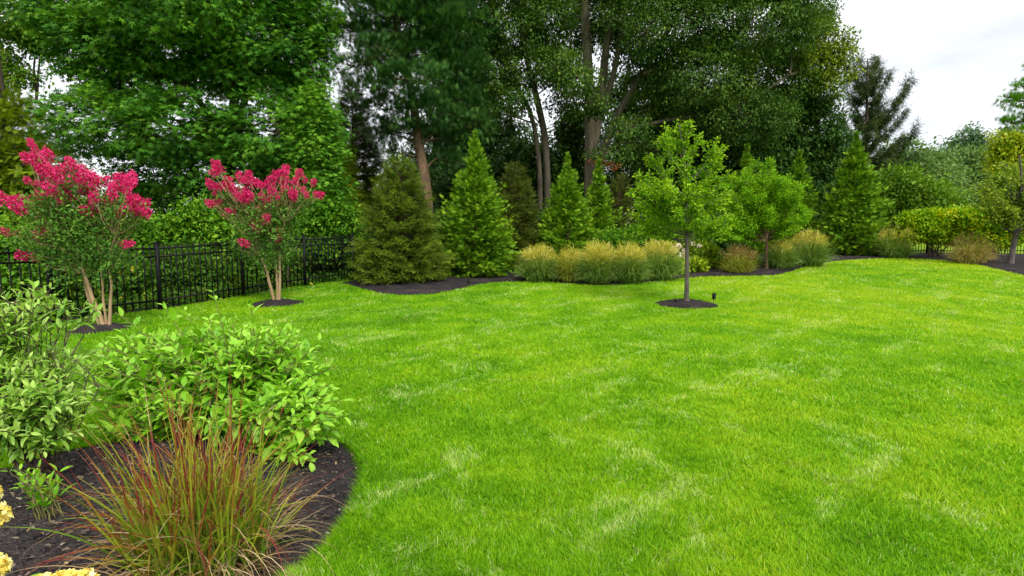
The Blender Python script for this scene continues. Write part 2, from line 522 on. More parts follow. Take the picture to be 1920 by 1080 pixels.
M['myrtle_leaf'] = mat_leaf('myrtle leaves', [(0, (0.040, 0.123, 0.018)), (.5, (0.086, 0.207, 0.028)), (.985, (0.198, 0.363, 0.045))], nscale=1.5)
M['myrtle_flower'] = mat_leaf('crimson blossom', [(0, (0.440, 0.005, 0.065)), (.5, (0.682, 0.016, 0.151)), (1, (0.900, 0.091, 0.314))], trans=.3, nscale=2, namt=.25, tcol=(1.1, .8, .9))
M['shrub'] = mat_leaf('broad shrub leaves', [(0, (0.077, 0.246, 0.008)), (.5, (0.176, 0.437, 0.013)), (1, (0.352, 0.627, 0.050))], trans=.36, rough=.42, spec=.32, nscale=2.0, namt=.25)
M['pale_shrub'] = mat_leaf('grey green shrub leaves', [(0, (0.096, 0.239, 0.024)), (.5, (0.245, 0.454, 0.046)), (.97, (0.490, 0.680, 0.158))], trans=.34, rough=.42, spec=.32, nscale=2.0, namt=.2)
M['misc_blade'] = mat_leaf('silver grass blades', [(0, (.06, .15, .02)), (.5, (.15, .28, .04)), (1, (.34, .44, .10))], trans=.25, nscale=2)
M['misc_gold'] = mat_leaf('golden grass blades', [(0, (0.126, 0.204, 0.020)), (.5, (0.284, 0.324, 0.035)), (1, (0.483, 0.456, 0.070))], trans=.25, nscale=2)
M['plume'] = mat_leaf('golden plumes', [(0, (0.342, 0.341, 0.030)), (.5, (0.589, 0.517, 0.050)), (1, (0.741, 0.704, 0.220))], trans=.3, nscale=3, tcol=(1, .9, .6))
M['plume_brown'] = mat_leaf('brown plumes', [(0, (.16, .11, .03)), (.5, (.3, .2, .06)), (1, (.45, .33, .12))], trans=.3, nscale=3, tcol=(1, .9, .6))
M['tan_blade'] = mat_leaf('tan grass blades', [(0, (.22, .24, .04)), (.5, (.46, .38, .11)), (1, (.68, .52, .24))], trans=.25, nscale=2)
M['red_grass'] = mat_leaf('red tipped grass', [(0, (.05, .11, .010)), (.3, (.13, .24, .014)), (.54, (.28, .31, .022)), (.65, (.26, .14, .022)), (.77, (.21, .035, .024)), (.9, (.18, .02, .03)), (1, (.5, .35, .19))], trans=.25, nscale=4, namt=.12)
M['dry'] = mat_leaf('dry straw', [(0, (.2, .12, .05)), (.5, (.4, .27, .13)), (1, (.6, .46, .27))], trans=.2, nscale=4)
M['yellow_flower'] = mat_leaf('yellow petals', [(0, (.82, .56, .06)), (.5, (.90, .76, .18)), (1, (.94, .90, .45))], trans=.25, nscale=8, namt=.2, tcol=(1, .95, .6))
M['cream_flower'] = mat_leaf('cream petals', [(0, (.6, .4, .28)), (.5, (.8, .7, .5)), (1, (.9, .88, .75))], trans=.2, nscale=5)
M['lime'] = mat_leaf('lime perennial leaves', [(0, (.1, .22, .008)), (.5, (.22, .36, .012)), (1, (.42, .5, .03))], nscale=2)
M['reddish'] = mat_leaf('red brown leaves', [(0, (.10, .04, .015)), (.5, (.22, .07, .02)), (1, (.34, .12, .03))], nscale=2)
M['black_metal'] = mat_plain('black painted metal', (.007, .007, .008), .55, 0, .15)
M['fixture'] = mat_plain('black fixture', (.015, .015, .015), .5)
M['lamp_glass'] = mat_plain('fixture glass', (.3, .3, .3), .1)

# ------------------------------------------------------------------ setting: ground, beds, lawn blades
def pip(P, poly):
    x, y = P[:, 0], P[:, 1]
    ins = np.zeros(len(P), bool)
    n = len(poly)
    for i in range(n):
        x0, y0 = poly[i][:2]; x1, y1 = poly[(i + 1) % n][:2]
        c = ((y0 > y) != (y1 > y)) & (x < (x1 - x0) * (y - y0) / ((y1 - y0) + 1e-12) + x0)
        ins ^= c
    return ins

def pdist(P, poly):
    d = np.full(len(P), 1e9)
    n = len(poly)
    for i in range(n):
        a = np.asarray(poly[i][:2]); b = np.asarray(poly[(i + 1) % n][:2])
        ab = b - a
        t = np.clip(((P[:, :2] - a) @ ab) / (ab @ ab + 1e-12), 0, 1)
        d = np.minimum(d, np.linalg.norm(P[:, :2] - a - t[:, None] * ab, axis=1))
    return d

def smooth_poly(pts, closed, n=6):
    pts = np.asarray(pts)[:, :2]
    m = len(pts)
    out = []
    for k in range(m if closed else m - 1):
        if closed:
            p0, p1, p2, p3 = pts[k - 1], pts[k], pts[(k + 1) % m], pts[(k + 2) % m]
        else:
            p1, p2 = pts[k], pts[k + 1]
            p0 = pts[k - 1] if k else 2 * p1 - p2
            p3 = pts[k + 2] if k + 2 < m else 2 * p2 - p1
        for u in np.linspace(0, 1, n, endpoint=False):
            out.append(0.5 * (2 * p1 + (p2 - p0) * u + (2 * p0 - 5 * p1 + 4 * p2 - p3) * u ** 2 + (3 * p1 - p0 - 3 * p2 + p3) * u ** 3))
    if not closed: out.append(pts[-1])
    return np.array(out)

def sheet(name, poly, step, mat, lift, crown=0.0, rough=0.0, fall=.25, kind='structure'):
    lo, hi = poly.min(0), poly.max(0)
    gx, gy = np.meshgrid(np.arange(lo[0], hi[0], step), np.arange(lo[1], hi[1], step))
    g = np.stack([gx.ravel(), gy.ravel()], 1) + rng.uniform(-.25, .25, (gx.size, 2)) * step
    k = pip(g, poly)
    g = g[k]
    g = g[pdist(g, poly) > step * .4]
    allp = np.vstack([poly, g])
    n = len(poly)
    vs, es, fs, _, _, _ = delaunay_2d_cdt([Vector((float(a), float(b))) for a, b in allp], [(i, (i + 1) % n) for i in range(n)], [], 1, 1e-5)
    V = np.array([[v.x, v.y, 0] for v in vs])
    d = pdist(V, poly)
    V[:, 2] = hgt(V[:, 0], V[:, 1]) + lift + crown * sst(d / fall) + rough * sst(d / .06) * (vnoise(V[:, 0] * 22, V[:, 1] * 22, 3) + .6 * vnoise(V[:, 0] * 55, V[:, 1] * 55, 4) - .7)
    G = Geo().add(V, np.array([list(f) for f in fs]))
    o = G.build(name, mat, smooth=True)
    return tag(o, kind=kind)

# one ground sheet to the horizon, finer near the garden
ax = np.concatenate([-np.geomspace(700, 32, 14), np.arange(-30, 45, .75), np.geomspace(47, 700, 14)])
ay = np.concatenate([-np.geomspace(200, 6, 8), np.arange(-5, 50, .75), np.geomspace(52, 900, 14)])
gx, gy = np.meshgrid(ax, ay)
V = np.stack([gx, gy, hgt(gx, gy)], -1).reshape(-1, 3)
i, j = np.meshgrid(np.arange(len(ay) - 1), np.arange(len(ax) - 1), indexing='ij')
a = (i * len(ax) + j).ravel()
tag(Geo().add(V, np.stack([a, a + 1, a + 1 + len(ax), a + len(ax)], 1)).build('ground', M['lawn'], smooth=True), kind='structure')

FRONT = smooth_poly([GR(*p)[:2] for p in [(520, 1110), (565, 1075), (632, 1005), (668, 935), (678, 885), (662, 852), (636, 834), (560, 812), (420, 806), (300, 818), (205, 834), (110, 852), (20, 880), (-120, 905)]]
                    + [(-3.6, 2.6), (-3.2, 1.2), (-1.0, 1.2), (-.9, 1.7)], True, 5)
BACKEDGE = [GR(*p)[:2] for p in [(640, 531), (672, 540), (720, 551), (765, 554), (815, 551), (865, 541), (905, 533), (950, 529), (1040, 530), (1110, 535), (1180, 533), (1250, 525), (1330, 519), (1440, 517), (1478, 511), (1510, 500), (1560, 491), (1620, 486), (1690, 485), (1750, 487), (1810, 493), (1850, 500), (1895, 511), (1950, 521), (2080, 535)]]
BACK = np.vstack([smooth_poly(BACKEDGE, False, 5), [[26, 19], [26, 24.2], [20, 26.2], [16, 26.8], [9, 26], [3, 24], [-2, 22], [-4.3, 17.5]]])
WOOD = np.array([[-4.7, 16.9], [-5.6, 15.0], [-6.3, 13.0], [-7.1, 11.2], [-8.0, 9.6], [-9, 7.9], [-12, 4], [-45, 4], [-60, 70], [14, 75], [16, 33], [9, 26.3], [3, 24.3], [-2, 22.3], [-4.5, 17.6]])
sheet('woodland_floor', WOOD, 1.2, M['litter'], .008)
sheet('mulch_bed', BACK, .35, M['mulch'], .012, .05, .02)
sheet('mulch_bed', FRONT, .035, M['mulch'], .006, .05, .028, fall=.3)

def ring_poly(c, r, n=40, wob=.05):
    a = np.linspace(0, 2 * np.pi, n, endpoint=False)
    rr = r * (1 + wob * np.sin(a * 3 + c[0]) + wob * .6 * np.sin(a * 5 + c[1]))
    return np.stack([c[0] + rr * np.cos(a), c[1] + rr * np.sin(a)], 1)
C_TREE, C_MYR1, C_MYR2 = GR(1287, 571), GR(188, 617), GR(519, 569)
RINGS = [ring_poly(C_TREE, .63, wob=.02), ring_poly(C_MYR1, .47), ring_poly(C_MYR2, .52)]
for rp in RINGS:
    sheet('mulch_ring', rp, .05, M['mulch'], .006, .07, .022, fall=.35)

# loose chips on the near mulch
G = Geo()
n = 9000
lo, hi = FRONT.min(0), FRONT.max(0)
P = rng.uniform(lo, hi, (n, 2)); P = P[pip(P, FRONT)]
P3 = np.c_[P, hgt(P[:, 0], P[:, 1]) + .006 + .05 * sst(pdist(P, FRONT) / .3) + rng.uniform(0, .012, len(P))]
T_CHIP = (np.array([[-.2, 0, 0], [.18, .05, .06], [.14, 1, .02], [-.12, .9, .08], [0, .5, .22]]), np.array([[0, 1, 4], [1, 2, 4], [2, 3, 4], [3, 0, 4]]))
scatter(G, T_CHIP, P3, rdir(len(P)) * np.array([1, 1, .25]), rdir(len(P)) * .5 + UP, rng.uniform(.012, .04, len(P)), rng.uniform(0, 1, len(P)) ** 1.3 * .97)
o = tag(G.build('mulch_chips', M['chip']), kind='stuff', label='loose dark bark chips strewn over the near flower bed', cat='mulch')

G = Geo()
P = rng.uniform(FRONT.min(0), FRONT.max(0), (190, 2)); P = P[pip(P, FRONT)]
P3 = np.c_[P, hgt(P[:, 0], P[:, 1]) + .022 + .05 * sst(pdist(P, FRONT) / .3) + rng.uniform(0, .012, len(P))]
scatter(G, T_NARROW, P3, rdir(len(P)) * np.array([1, 1, .2]), rdir(len(P)) * .6 + UP, rng.uniform(.012, .038, len(P)), rng.uniform(0, .6, len(P)))
tag(G.build('fallen_leaves', M['dry']), kind='stuff', label='dry curled leaf scraps lying on the near flower bed mulch', cat='leaf litter')

# lawn blades
def lawn_blades():
    n = 1200000
    r = 1.9 * np.exp(rng.uniform(0, 1, n) * math.log(34 / 1.9))
    th = rng.uniform(-.84, .84, n)
    # the lawn goes on beside and just in front of where the photographer stands
    m = 330000
    r2 = 1.2 * np.exp(rng.uniform(0, 1, m) * math.log(28 / 1.2)); t2 = rng.uniform(.84, 1.5, m) * rng.choice([-1, 1], m)
    m3 = 70000
    r3 = 1.9 * np.sqrt(rng.uniform(0, 1, m3)); t3 = rng.uniform(-1.5, 1.5, m3)
    r = np.concatenate([r, r2, r3]); th = np.concatenate([th, t2, t3])
    P = np.stack([r * np.sin(th), r * np.cos(th)], 1)
    keep = ~pip(P, FRONT) & ~pip(P, BACK) & ~pip(P, WOOD)
    for rp in RINGS: keep &= ~pip(P, rp)
    keep &= P[:, 1] < 27
    P, r = P[keep], r[keep]
    n = len(P)
    clump = vnoise(P[:, 0] * 5, P[:, 1] * 5, 9) * .6 + vnoise(P[:, 0] * 16, P[:, 1] * 16, 10) * .4
    hh = rng.uniform(.02, .045, n) * (.5 + 1.0 * clump) * (1 + .006 * r)
    w = np.maximum(.0017, .00075 * r ** .95) * rng.uniform(.7, 1.3, n)
    az = rng.uniform(0, 2 * np.pi, n)
    la = vnoise(P[:, 0] * 3.3, P[:, 1] * 3.3, 12) * 12
    lean = rng.uniform(.1, 1.1, n)
    ld = np.stack([np.cos(la) * .3 + np.cos(az) * .9, np.sin(la) * .3 + np.sin(az) * .9], 1) * (lean * hh)[:, None]
    fa = az + rng.normal(0, .6, n) + np.pi / 2
    sd = np.stack([np.cos(fa), np.sin(fa), np.zeros(n)], 1) * w[:, None]
    B = np.c_[P, hgt(P[:, 0], P[:, 1]) - .004]
    mid = B + np.c_[ld * .35, hh * .6]
    tip = B + np.c_[ld * 1.15, hh]
    v = rng.uniform(0, 1, n)
    v[rng.uniform(0, 1, n) < .004] = -.9
    G = Geo()
    near = r < 8
    k = near.sum()
    Vn = np.stack([B[near] - sd[near], B[near] + sd[near], mid[near] + sd[near] * .75, mid[near] - sd[near] * .75, tip[near]], 1).reshape(-1, 3)
    b = np.arange(k)[:, None] * 5
    G.add(Vn, b + np.array([[0, 1, 2, 3]]), v[near]) 
    G.f.append(b + np.array([[3, 2, 4]])); G.val.append(v[near]); G.tt.append(np.full(k, .5))
    far = ~near
    k = far.sum()
    Vf = np.stack([B[far] - sd[far], B[far] + sd[far], tip[far]], 1).reshape(-1, 3)
    G.add(Vf, np.arange(k * 3).reshape(-1, 3), v[far])
    # longer blades flopping over the cut edge of the near bed
    m = 9000
    k = rng.integers(0, len(FRONT), m); u = rng.uniform(0, 1, m)[:, None]
    e0, e1 = FRONT[k], FRONT[(k + 1) % len(FRONT)]
    tn = norm(e1 - e0); inw = np.stack([-tn[:, 1], tn[:, 0]], 1)
    ctr = FRONT.mean(0)
    inw *= np.sign(np.sum((ctr - e0) * inw, 1))[:, None]
    q = e0 * (1 - u) + e1 * u - inw * rng.uniform(-.004, .03, (m, 1))
    hb = rng.uniform(.025, .07, m)
    sd2 = np.c_[tn, np.zeros(m)] * rng.uniform(.0013, .002, (m, 1))
    b0 = np.c_[q, hgt(q[:, 0], q[:, 1])]
    tp = b0 + np.c_[inw * (hb * rng.uniform(.2, 1.1, m))[:, None] + rng.normal(0, .012, (m, 2)), hb * rng.uniform(.4, 1, m)]
    G.add(np.stack([b0 - sd2, b0 + sd2, tp], 1).reshape(-1, 3), np.arange(m * 3).reshape(-1, 3), rng.uniform(.05, 1, m))
    o = G.build('lawn_grass', M['blade'])
    tag(o, 'bright green mown lawn with pale dry wisps', 'lawn', kind='stuff')
lawn_blades()

# ------------------------------------------------------------------ tree builders
def limb(G, pts, r0, r1, k=6, n=12, jit=.0, val=.5):
    c = curve(pts, n, jit)
    u = np.linspace(0, 1, len(c))
    G.add(*tube(c, r0 * (1 - u) + r1 * u, k))
    return c

def crown_fill(G, lobes, ncl, per, crad, T, size, axis=(.5, -.15, .7), nrm=(.35, .7, .6), shell=(.55, 1.02), flat=1.0, top=0.0, val0=0.0, tgt=None, center=None):
    """lobes: rows of x,y,z,rx,ry,rz. Twig-end clusters through the outer volume of each lobe."""
    L_ = np.asarray(lobes, float)
    wt = (L_[:, 3] * L_[:, 5] + L_[:, 3] * L_[:, 4] + L_[:, 4] * L_[:, 5])
    idx = rng.choice(len(L_), ncl, p=wt / wt.sum())
    d = rdir(ncl)
    if top: d[:, 2] += top; d = norm(d)
    rr = rng.uniform(shell[0] ** 2, shell[1] ** 2, ncl) ** .5
    c = L_[idx, :3] + d * L_[idx, 3:6] * rr[:, None]
    out = norm(d / L_[idx, 3:6])
    cv = rng.uniform(0, 1, ncl)
    P = np.repeat(c, per, 0) + rng.normal(0, 1, (ncl * per, 3)) * crad * np.array([1, 1, flat])
    O = np.repeat(out, per, 0)
    m = len(P)
    ax_ = O * axis[0] + UP * axis[1] + rdir(m) * axis[2]
    nn = O * nrm[0] + UP * nrm[1] + rdir(m) * nrm[2]
    v = np.clip(.5 + (np.repeat(cv, per) - .5) * .6 + rng.normal(0, .12, m) + val0, 0, 1)
    scatter(G, T, P, ax_, nn, size * rng.uniform(.65, 1.25, m), v)
    return c, idx

def px_lobes(rows, Y, o):
    out = []
    for r in rows:
        px, py, rx, ry = r[:4]
        dY = r[4] if len(r) > 4 else 0
        y = Y + dY
        p = PT(px, py, y) - o
        k = y / F
        out.append([*p, rx * k, min(rx, ry * 1.6) * k * (r[5] if len(r) > 5 else .9), ry * k])
    return np.array(out)

def tree(name, label, cat, px, Y, lobes, T, size, ncl, per, crad, leaf, bark, trunks, group=None, twigs=True, z0=None, extra=None, parts=('trunk', 'crown'), limbs_r=.05, **kw):
    """trunks: list of (list of (px,py[,dY]), r0, r1)"""
    o = base(px, Y)
    if z0 is not None: o[2] = z0
    root = thing(name, label, cat, o, group)
    Lb = px_lobes(lobes, Y, o)
    G = Geo()
    c, idx = crown_fill(G, Lb, ncl, per, crad, T, size, **kw)
    if extra: extra(G, o)
    G.build(parts[1], leaf, root)
    B = Geo()
    tr_pts = []
    for pts, r0, r1 in trunks:
        w = [PT(q[0], q[1], Y + (q[2] if len(q) > 2 else 0)) - o for q in pts]
        cc = limb(B, w, r0, r1, 9, 18, r0 * .03)
        tr_pts.append(cc)
    allt = np.vstack(tr_pts)
    if twigs:
        for li, lb in enumerate(Lb):
            dd = np.linalg.norm(allt - lb[:3], axis=1) + np.maximum(0, allt[:, 2] - lb[2] + .2 * lb[5]) * 1.5
            s = allt[np.argmin(dd)]
            e = lb[:3]
            m = (s + e) / 2 + np.array([0, 0, .12 * np.linalg.norm(e - s)]) + rng.normal(0, .08, 3)
            limb(B, [s, m, e], limbs_r, limbs_r * .4, 6, 9, limbs_r * .3)
            own = c[idx == li]
            for q in own[: min(len(own), 14)]:
                mm = (e + q) / 2 + np.array([0, 0, .06])
                limb(B, [e, mm, q], limbs_r * .4, limbs_r * .1, 4, 5)
    B.build(parts[0], bark, root, smooth=True)
    return root

LEAFK = dict(axis=(.6, -.3, .65), nrm=(.3, .9, .36), flat=.55)

# ---- big star-leaved tree behind the fence
tree('sweetgum_tree', 'large dark green tree with star shaped leaves behind the black fence', 'tree', 420, 19.5,
     [(330, 70, 190, 80), (190, 90, 100, 80), (190, 235, 95, 65, -1), (320, 240, 100, 70, -1.5), (470, 80, 130, 100, 0), (560, 90, 70, 80), (525, 250, 110, 75, -1),
      (560, 330, 80, 70), (430, 330, 100, 60, -.5), (290, 330, 75, 50), (110, 20, 80, 45), (580, 40, 50, 60), (380, -90, 280, 100), (590, 240, 55, 60),
      (380, 390, 90, 40), (500, 400, 90, 45), (250, 160, 90, 55), (410, 130, 70, 50, 2), (260, 390, 60, 45), (420, 250, 60, 50, 2), (330, 0, 150, 70, -2)],
     T_STAR, .165, 5200, 18, .18, M['maple'], M['bark_dark'],
     [([(425, 440), (430, 300), (440, 150), (430, -60)], .24, .1), ([(432, 250), (490, 120), (540, 20)], .12, .05), ([(430, 260), (330, 140), (230, 40)], .12, .04)], **LEAFK)
# creeper draped down its right flank
tree('creeper', 'leafy creeper hanging down the right flank of the star leaved tree', 'creeper', 600, 17.6,
     [(600, 240, 34, 50), (612, 300, 32, 50), (612, 360, 40, 45), (590, 200, 26, 40), (565, 290, 30, 60), (630, 400, 38, 36), (585, 400, 40, 34)],
     T_STAR, .14, 800, 12, .15, M['maple'], M['stem_brown'], [([(600, 450), (603, 350), (595, 230), (580, 170)], .03, .012)], parts=('stem', 'foliage'), limbs_r=.015, val0=.2, **LEAFK)
# ---- yellow green tree at the far left
tree('hemlock_tree', 'yellow green feathery tree at the left edge behind the fence', 'tree', 20, 22,
     [(20, 250, 70, 45), (70, 310, 70, 45), (10, 350, 80, 50), (60, 400, 80, 50), (20, 450, 80, 45), (-60, 300, 80, 120), (20, 200, 40, 18), (-60, 150, 50, 50), (110, 370, 40, 45)],
     T_FROND, .34, 2600, 5, .2, M['yellowgreen'], M['bark_dark'], [([(15, 480), (10, 250), (-10, 60)], .2, .06)], axis=(.8, -.1, .5), nrm=(.1, 1, .4))
tree('branching_maple_tree', 'light green tree reaching over from the left top corner', 'tree', -90, 25,
     [(30, 30, 70, 40), (75, 75, 30, 24), (-70, 60, 60, 80), (30, 145, 40, 14), (-60, 180, 60, 60), (80, 60, 40, 40), (0, 110, 40, 20)],
     T_LEAF, .19, 1500, 12, .24, M['bushy'], M['bark_dark'], [([(-90, 470), (-85, 250), (-60, 20)], .2, .07), ([(-85, 200), (0, 185), (90, 196)], .05, .02)], val0=-.1, **LEAFK)

# ---- conifers behind, between the star leaved tree and the pine
def spruce(name, label, cat, loc, H, R, leaf, nbr=170, per=12, tw=.34, sparse=1.0, droop=.15, bark='bark_brown', group=None, pw=.8, low=.03, T=None, tipk=1.0, upk=.0):
    root = thing(name, label, cat, loc, group)
    G, B = Geo(), Geo()
    limb(B, [(0, 0, -.05), (0, 0, H * .5), (0, 0, H * .97)], H * .016 + .02, .008, 7, 10)
    P, D, NN, SC, VV = [], [], [], [], []
    for b in range(nbr):
        t = low + (1 - low) * (1 - (1 - (b + rng.uniform(0, 1)) / nbr) ** .62) if True else 0
        t = min(t, .985)
        ln = R * ((1 - t) ** pw) * rng.uniform(.72, 1.12) * min(1, .72 + 3.2 * t) + .05
        a = b * 2.39996 + rng.normal(0, .25)
        el = -droop + (.75 + droop) * t ** 1.6 + rng.normal(0, .1) + upk
        hd = np.array([math.cos(a), math.sin(a), 0])
        s = np.array([0, 0, H * t])
        e = s + hd * ln * math.cos(el) + UP * ln * math.sin(el)
        m = (s + e) / 2 - UP * ln * .06
        limb(B, [s, m, e], .012 + .012 * ln, .004, 4, 5)
        k = max(3, int(per * sparse * (.35 + ln / R)))
        u = rng.uniform(.22, 1.0, k) ** .75
        u[0] = 1.0
        pos = (1 - u)[:, None] ** 2 * s + (2 * u * (1 - u))[:, None] * m + (u ** 2)[:, None] * e
        side = np.cross(hd, UP)
        sg = rng.choice([-1, 1], k)
        wd = rng.uniform(.25, 1.0, k) * (1 - u * .8)
        d = hd * .8 + side * (sg * wd * 1.3)[:, None] + UP * (math.sin(el) * .6 + rng.normal(0, .22, (k, 1)))
        d[0] = hd * .9 + UP * (math.sin(el) + .15)
        P.append(pos + side * (sg * wd * .12 * ln)[:, None] + rng.normal(0, .03, (k, 3))); D.append(d)
        NN.append(UP + rng.normal(0, .45, (k, 3)))
        SC.append(tw * rng.uniform(.65, 1.2, k) * (.7 + .3 * (1 - t)))
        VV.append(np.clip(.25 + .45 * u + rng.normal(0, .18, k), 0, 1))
    # upright side leaders round the top
    for q in range(9):
        aa = q * 2.4; rr = R * rng.uniform(.05, .3); zz = H * (1 - rr / R * .42) * rng.uniform(.9, .97)
        k = 5
        P.append(np.c_[np.full(k, math.cos(aa) * rr), np.full(k, math.sin(aa) * rr), zz + np.linspace(-.25, .04, k) * H * .12]); D.append(UP + rng.normal(0, .22, (k, 3)) + np.array([math.cos(aa), math.sin(aa), 0]) * .25)
        NN.append(rdir(k)); SC.append(np.full(k, tw * .6)); VV.append(np.full(k, .85))
    # leader
    k = 7
    P.append(np.c_[np.zeros((k, 2)), H * np.linspace(.93, 1.0, k)]); D.append(UP + rng.normal(0, .35, (k, 3))); NN.append(rdir(k)); SC.append(np.full(k, tw * .55)); VV.append(np.full(k, .8))
    scatter(G, T or T_TWIG, np.vstack(P), np.vstack(D), np.vstack(NN), np.concatenate(SC), np.concatenate(VV))
    B.build('trunk', M[bark], root, smooth=True)
    G.build('foliage', leaf, root)
    return root

def arborvitae(name, label, loc, H, R, leaf, n=2600, fr=.34, group=None):
    R = R * 1.2
    n = int(n * 2.1)
    fr = fr * .74
    root = thing(name, label, 'evergreen tree', loc, group)
    G, B = Geo(), Geo()
    limb(B, [(0, 0, -.05), (0.02, 0, H * .5), (0, 0, H * .98)], .05 + H * .01, .008, 7, 10)
    nbr = n // 13                                     # short boughs, each ending in a fan of fronds
    t = np.clip(1 - (1 - rng.uniform(0, 1, nbr)) ** .60, .012, .985)
    a = np.arange(nbr) * 2.39996 + rng.normal(0, .3, nbr)
    ln = (R * ((1 - t) ** .86 * np.minimum(1, .80 + 2.6 * t)) * (1 + .22 * np.sin(np.pi * t)) + .03)
    ln = ln * rng.uniform(.52, 1.2, nbr) * (.72 + .52 * vnoise(a * 1.3 + 7, t * H * 1.6, int(H * 100)))
    bv = rng.uniform(-.2, .2, nbr)
    T_, A_, L_, V_ = (np.repeat(q, 13) for q in (t, a, ln, bv))
    m = len(T_)
    A_ = A_ + rng.normal(0, 1, m) * np.clip(.13 / np.maximum(L_, .1), .05, .6)
    u = rng.uniform(.5, 1.0, m) ** .7
    hd = np.stack([np.cos(A_), np.sin(A_), np.zeros(m)], 1)
    z = T_ * H + (u - .6) * L_ * .25 + rng.normal(0, .055, m)
    P = hd * np.maximum(L_ * u - fr * .6, .0)[:, None] + UP * np.maximum(z, .02)[:, None]
    side = np.cross(hd, UP)
    D = hd * (.9 - .45 * T_)[:, None] + UP * (.15 + .9 * T_ + rng.normal(0, .3, m))[:, None] + side * rng.normal(0, .6, (m, 1))
    NN = UP * .8 + hd * .35 + rng.normal(0, .45, (m, 3))
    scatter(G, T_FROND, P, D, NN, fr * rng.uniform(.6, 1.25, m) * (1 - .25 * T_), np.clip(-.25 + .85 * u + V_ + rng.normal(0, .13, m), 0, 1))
    nb = 70
    for k in range(nb):
        tt = rng.uniform(.03, .95); aa = rng.uniform(0, 6.28)
        e = np.array([math.cos(aa), math.sin(aa), 0]) * R * (1 - tt) ** .82 * .8 + UP * (tt * H + .15)
        limb(B, [(0, 0, tt * H), e * np.array([.5, .5, 1]) - UP * .05, e], .014, .004, 4, 4)
    root.rotation_euler = (rng.normal(0, .02), rng.normal(0, .022), 0)
    B.build('trunk', M['bark_brown'], root, smooth=True)
    G.build('foliage', leaf, root)
    return root

def hgt_at(py, Y, b):        # height above the base of what shows at row py at depth Y
    return float(PT(960, py, Y)[2] - b[2])

def sp_at(px, Y, top): 
    b = base(px, Y)
    return b, hgt_at(top, Y, b)

b, H = sp_at(668, 27, 150); spruce('spruce_tree', 'olive spruce between the star leaved tree and the pine', 'conifer', b, H, 1.9, M['spruce_brown'], 330, 30, .55, group='tall conifers behind the fence')
b, H = sp_at(575, 31, 92); spruce('spruce_tree', 'brownish conifer with its tip showing beside the star leaved tree', 'conifer', b, H, 2.6, M['spruce_brown'], 300, 26, .65, group='tall conifers behind the fence')
b, H = sp_at(640, 25, 250); spruce('spruce_tree', 'yellow green young conifer at the foot of the olive spruce', 'conifer', b, H, 1.5, M['yellowgreen'], 260, 24, .42, group='tall conifers behind the fence')

# ---- white pine
tree('pine_tree', 'tall dark pine with a brown trunk and layered branches', 'tree', 803, 24,
     [(690, 20, 70, 28), (760, 40, 90, 40), (660, 125, 42, 14), (720, 95, 60, 22), (800, 100, 80, 30), (700, 165, 60, 14, -1), (770, 150, 80, 25, -1.5), (850, 60, 70, 45), (860, 130, 60, 30), (660, 60, 40, 16),
      (730, 205, 55, 16), (800, 215, 75, 24, -1), (860, 190, 50, 28), (760, 250, 60, 16), (850, 262, 50, 16), (720, 250, 30, 10), (735, 285, 30, 10), (845, 305, 34, 12), (700, -40, 80, 40), (800, -40, 120, 50), (880, 240, 40, 26), (705, 110, 30, 10, -1), (690, 85, 40, 10, -2)],
     T_TUFT, .3, 3000, 7, .17, M['pine'], M['bark_brown'], [([(805, 440, -1), (797, 350, -1), (785, 270, -.6), (772, 170), (745, 60), (730, -60)], .27, .1)], axis=(.7, .35, .55), nrm=(.1, 1, .4), flat=.5)

# ---- oak and its leaning neighbour
OAKY = 27
tree('oak_tree', 'huge spreading oak with several pale trunks filling the top of the view', 'tree', 1112, OAKY,
     [(1250, 50, 150, 70), (1400, 50, 140, 70), (1490, 70, 70, 55, 3.5), (1440, 150, 90, 60, 2.5), (1310, 150, 110, 60), (1215, 150, 50, 40, 3), (1050, 60, 80, 60, 3), (1150, 20, 80, 50, 3.5), (1085, 195, 55, 26, -1.8), (1175, 240, 40, 20, -1.5), (1060, 130, 40, 30, -1), (1215, 60, 40, 40, -2),
      (1530, 175, 45, 40, 4), (1390, 220, 100, 50), (1515, 15, 50, 45, 3), (1300, -60, 260, 70), (1100, -70, 200, 50, 2), (1480, -50, 80, 60), (1260, 220, 60, 30, 1), (1230, 280, 40, 22), (1150, 290, 40, 18, -2)],
     T_LEAF, .15, 7400, 24, .21, M['oak'], M['bark_grey'],
     [([(1106, 480), (1107, 330), (1106, 200), (1100, 80), (1092, -60)], .33, .18), ([(1108, 300), (1128, 170), (1140, 60), (1160, -60)], .25, .12), ([(1112, 340, .3), (1150, 230, .8), (1205, 140, 1), (1262, 40, 1), (1300, -20, 1)], .2, .08),
      ([(1112, 260), (1150, 140), (1165, 60), (1190, -40)], .16, .08), ([(1205, 140), (1300, 90), (1420, 70)], .12, .05), ([(1150, 250), (1230, 230), (1380, 200), (1480, 140)], .12, .05)], limbs_r=.07, **LEAFK)
tree('oak_tree', 'oak crown with sunlight painted yellow green past the right shoulder of the huge oak', 'tree', 1530, 28.6,
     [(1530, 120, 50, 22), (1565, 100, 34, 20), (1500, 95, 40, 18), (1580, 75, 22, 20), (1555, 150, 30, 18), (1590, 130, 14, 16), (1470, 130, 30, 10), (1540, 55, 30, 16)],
     T_LEAF, .17, 520, 12, .2, M['oak_lit'], M['bark_grey'], [([(1525, 440, 2.4), (1530, 280, 2.2), (1540, 120, .8)], .25, .08)], **LEAFK)
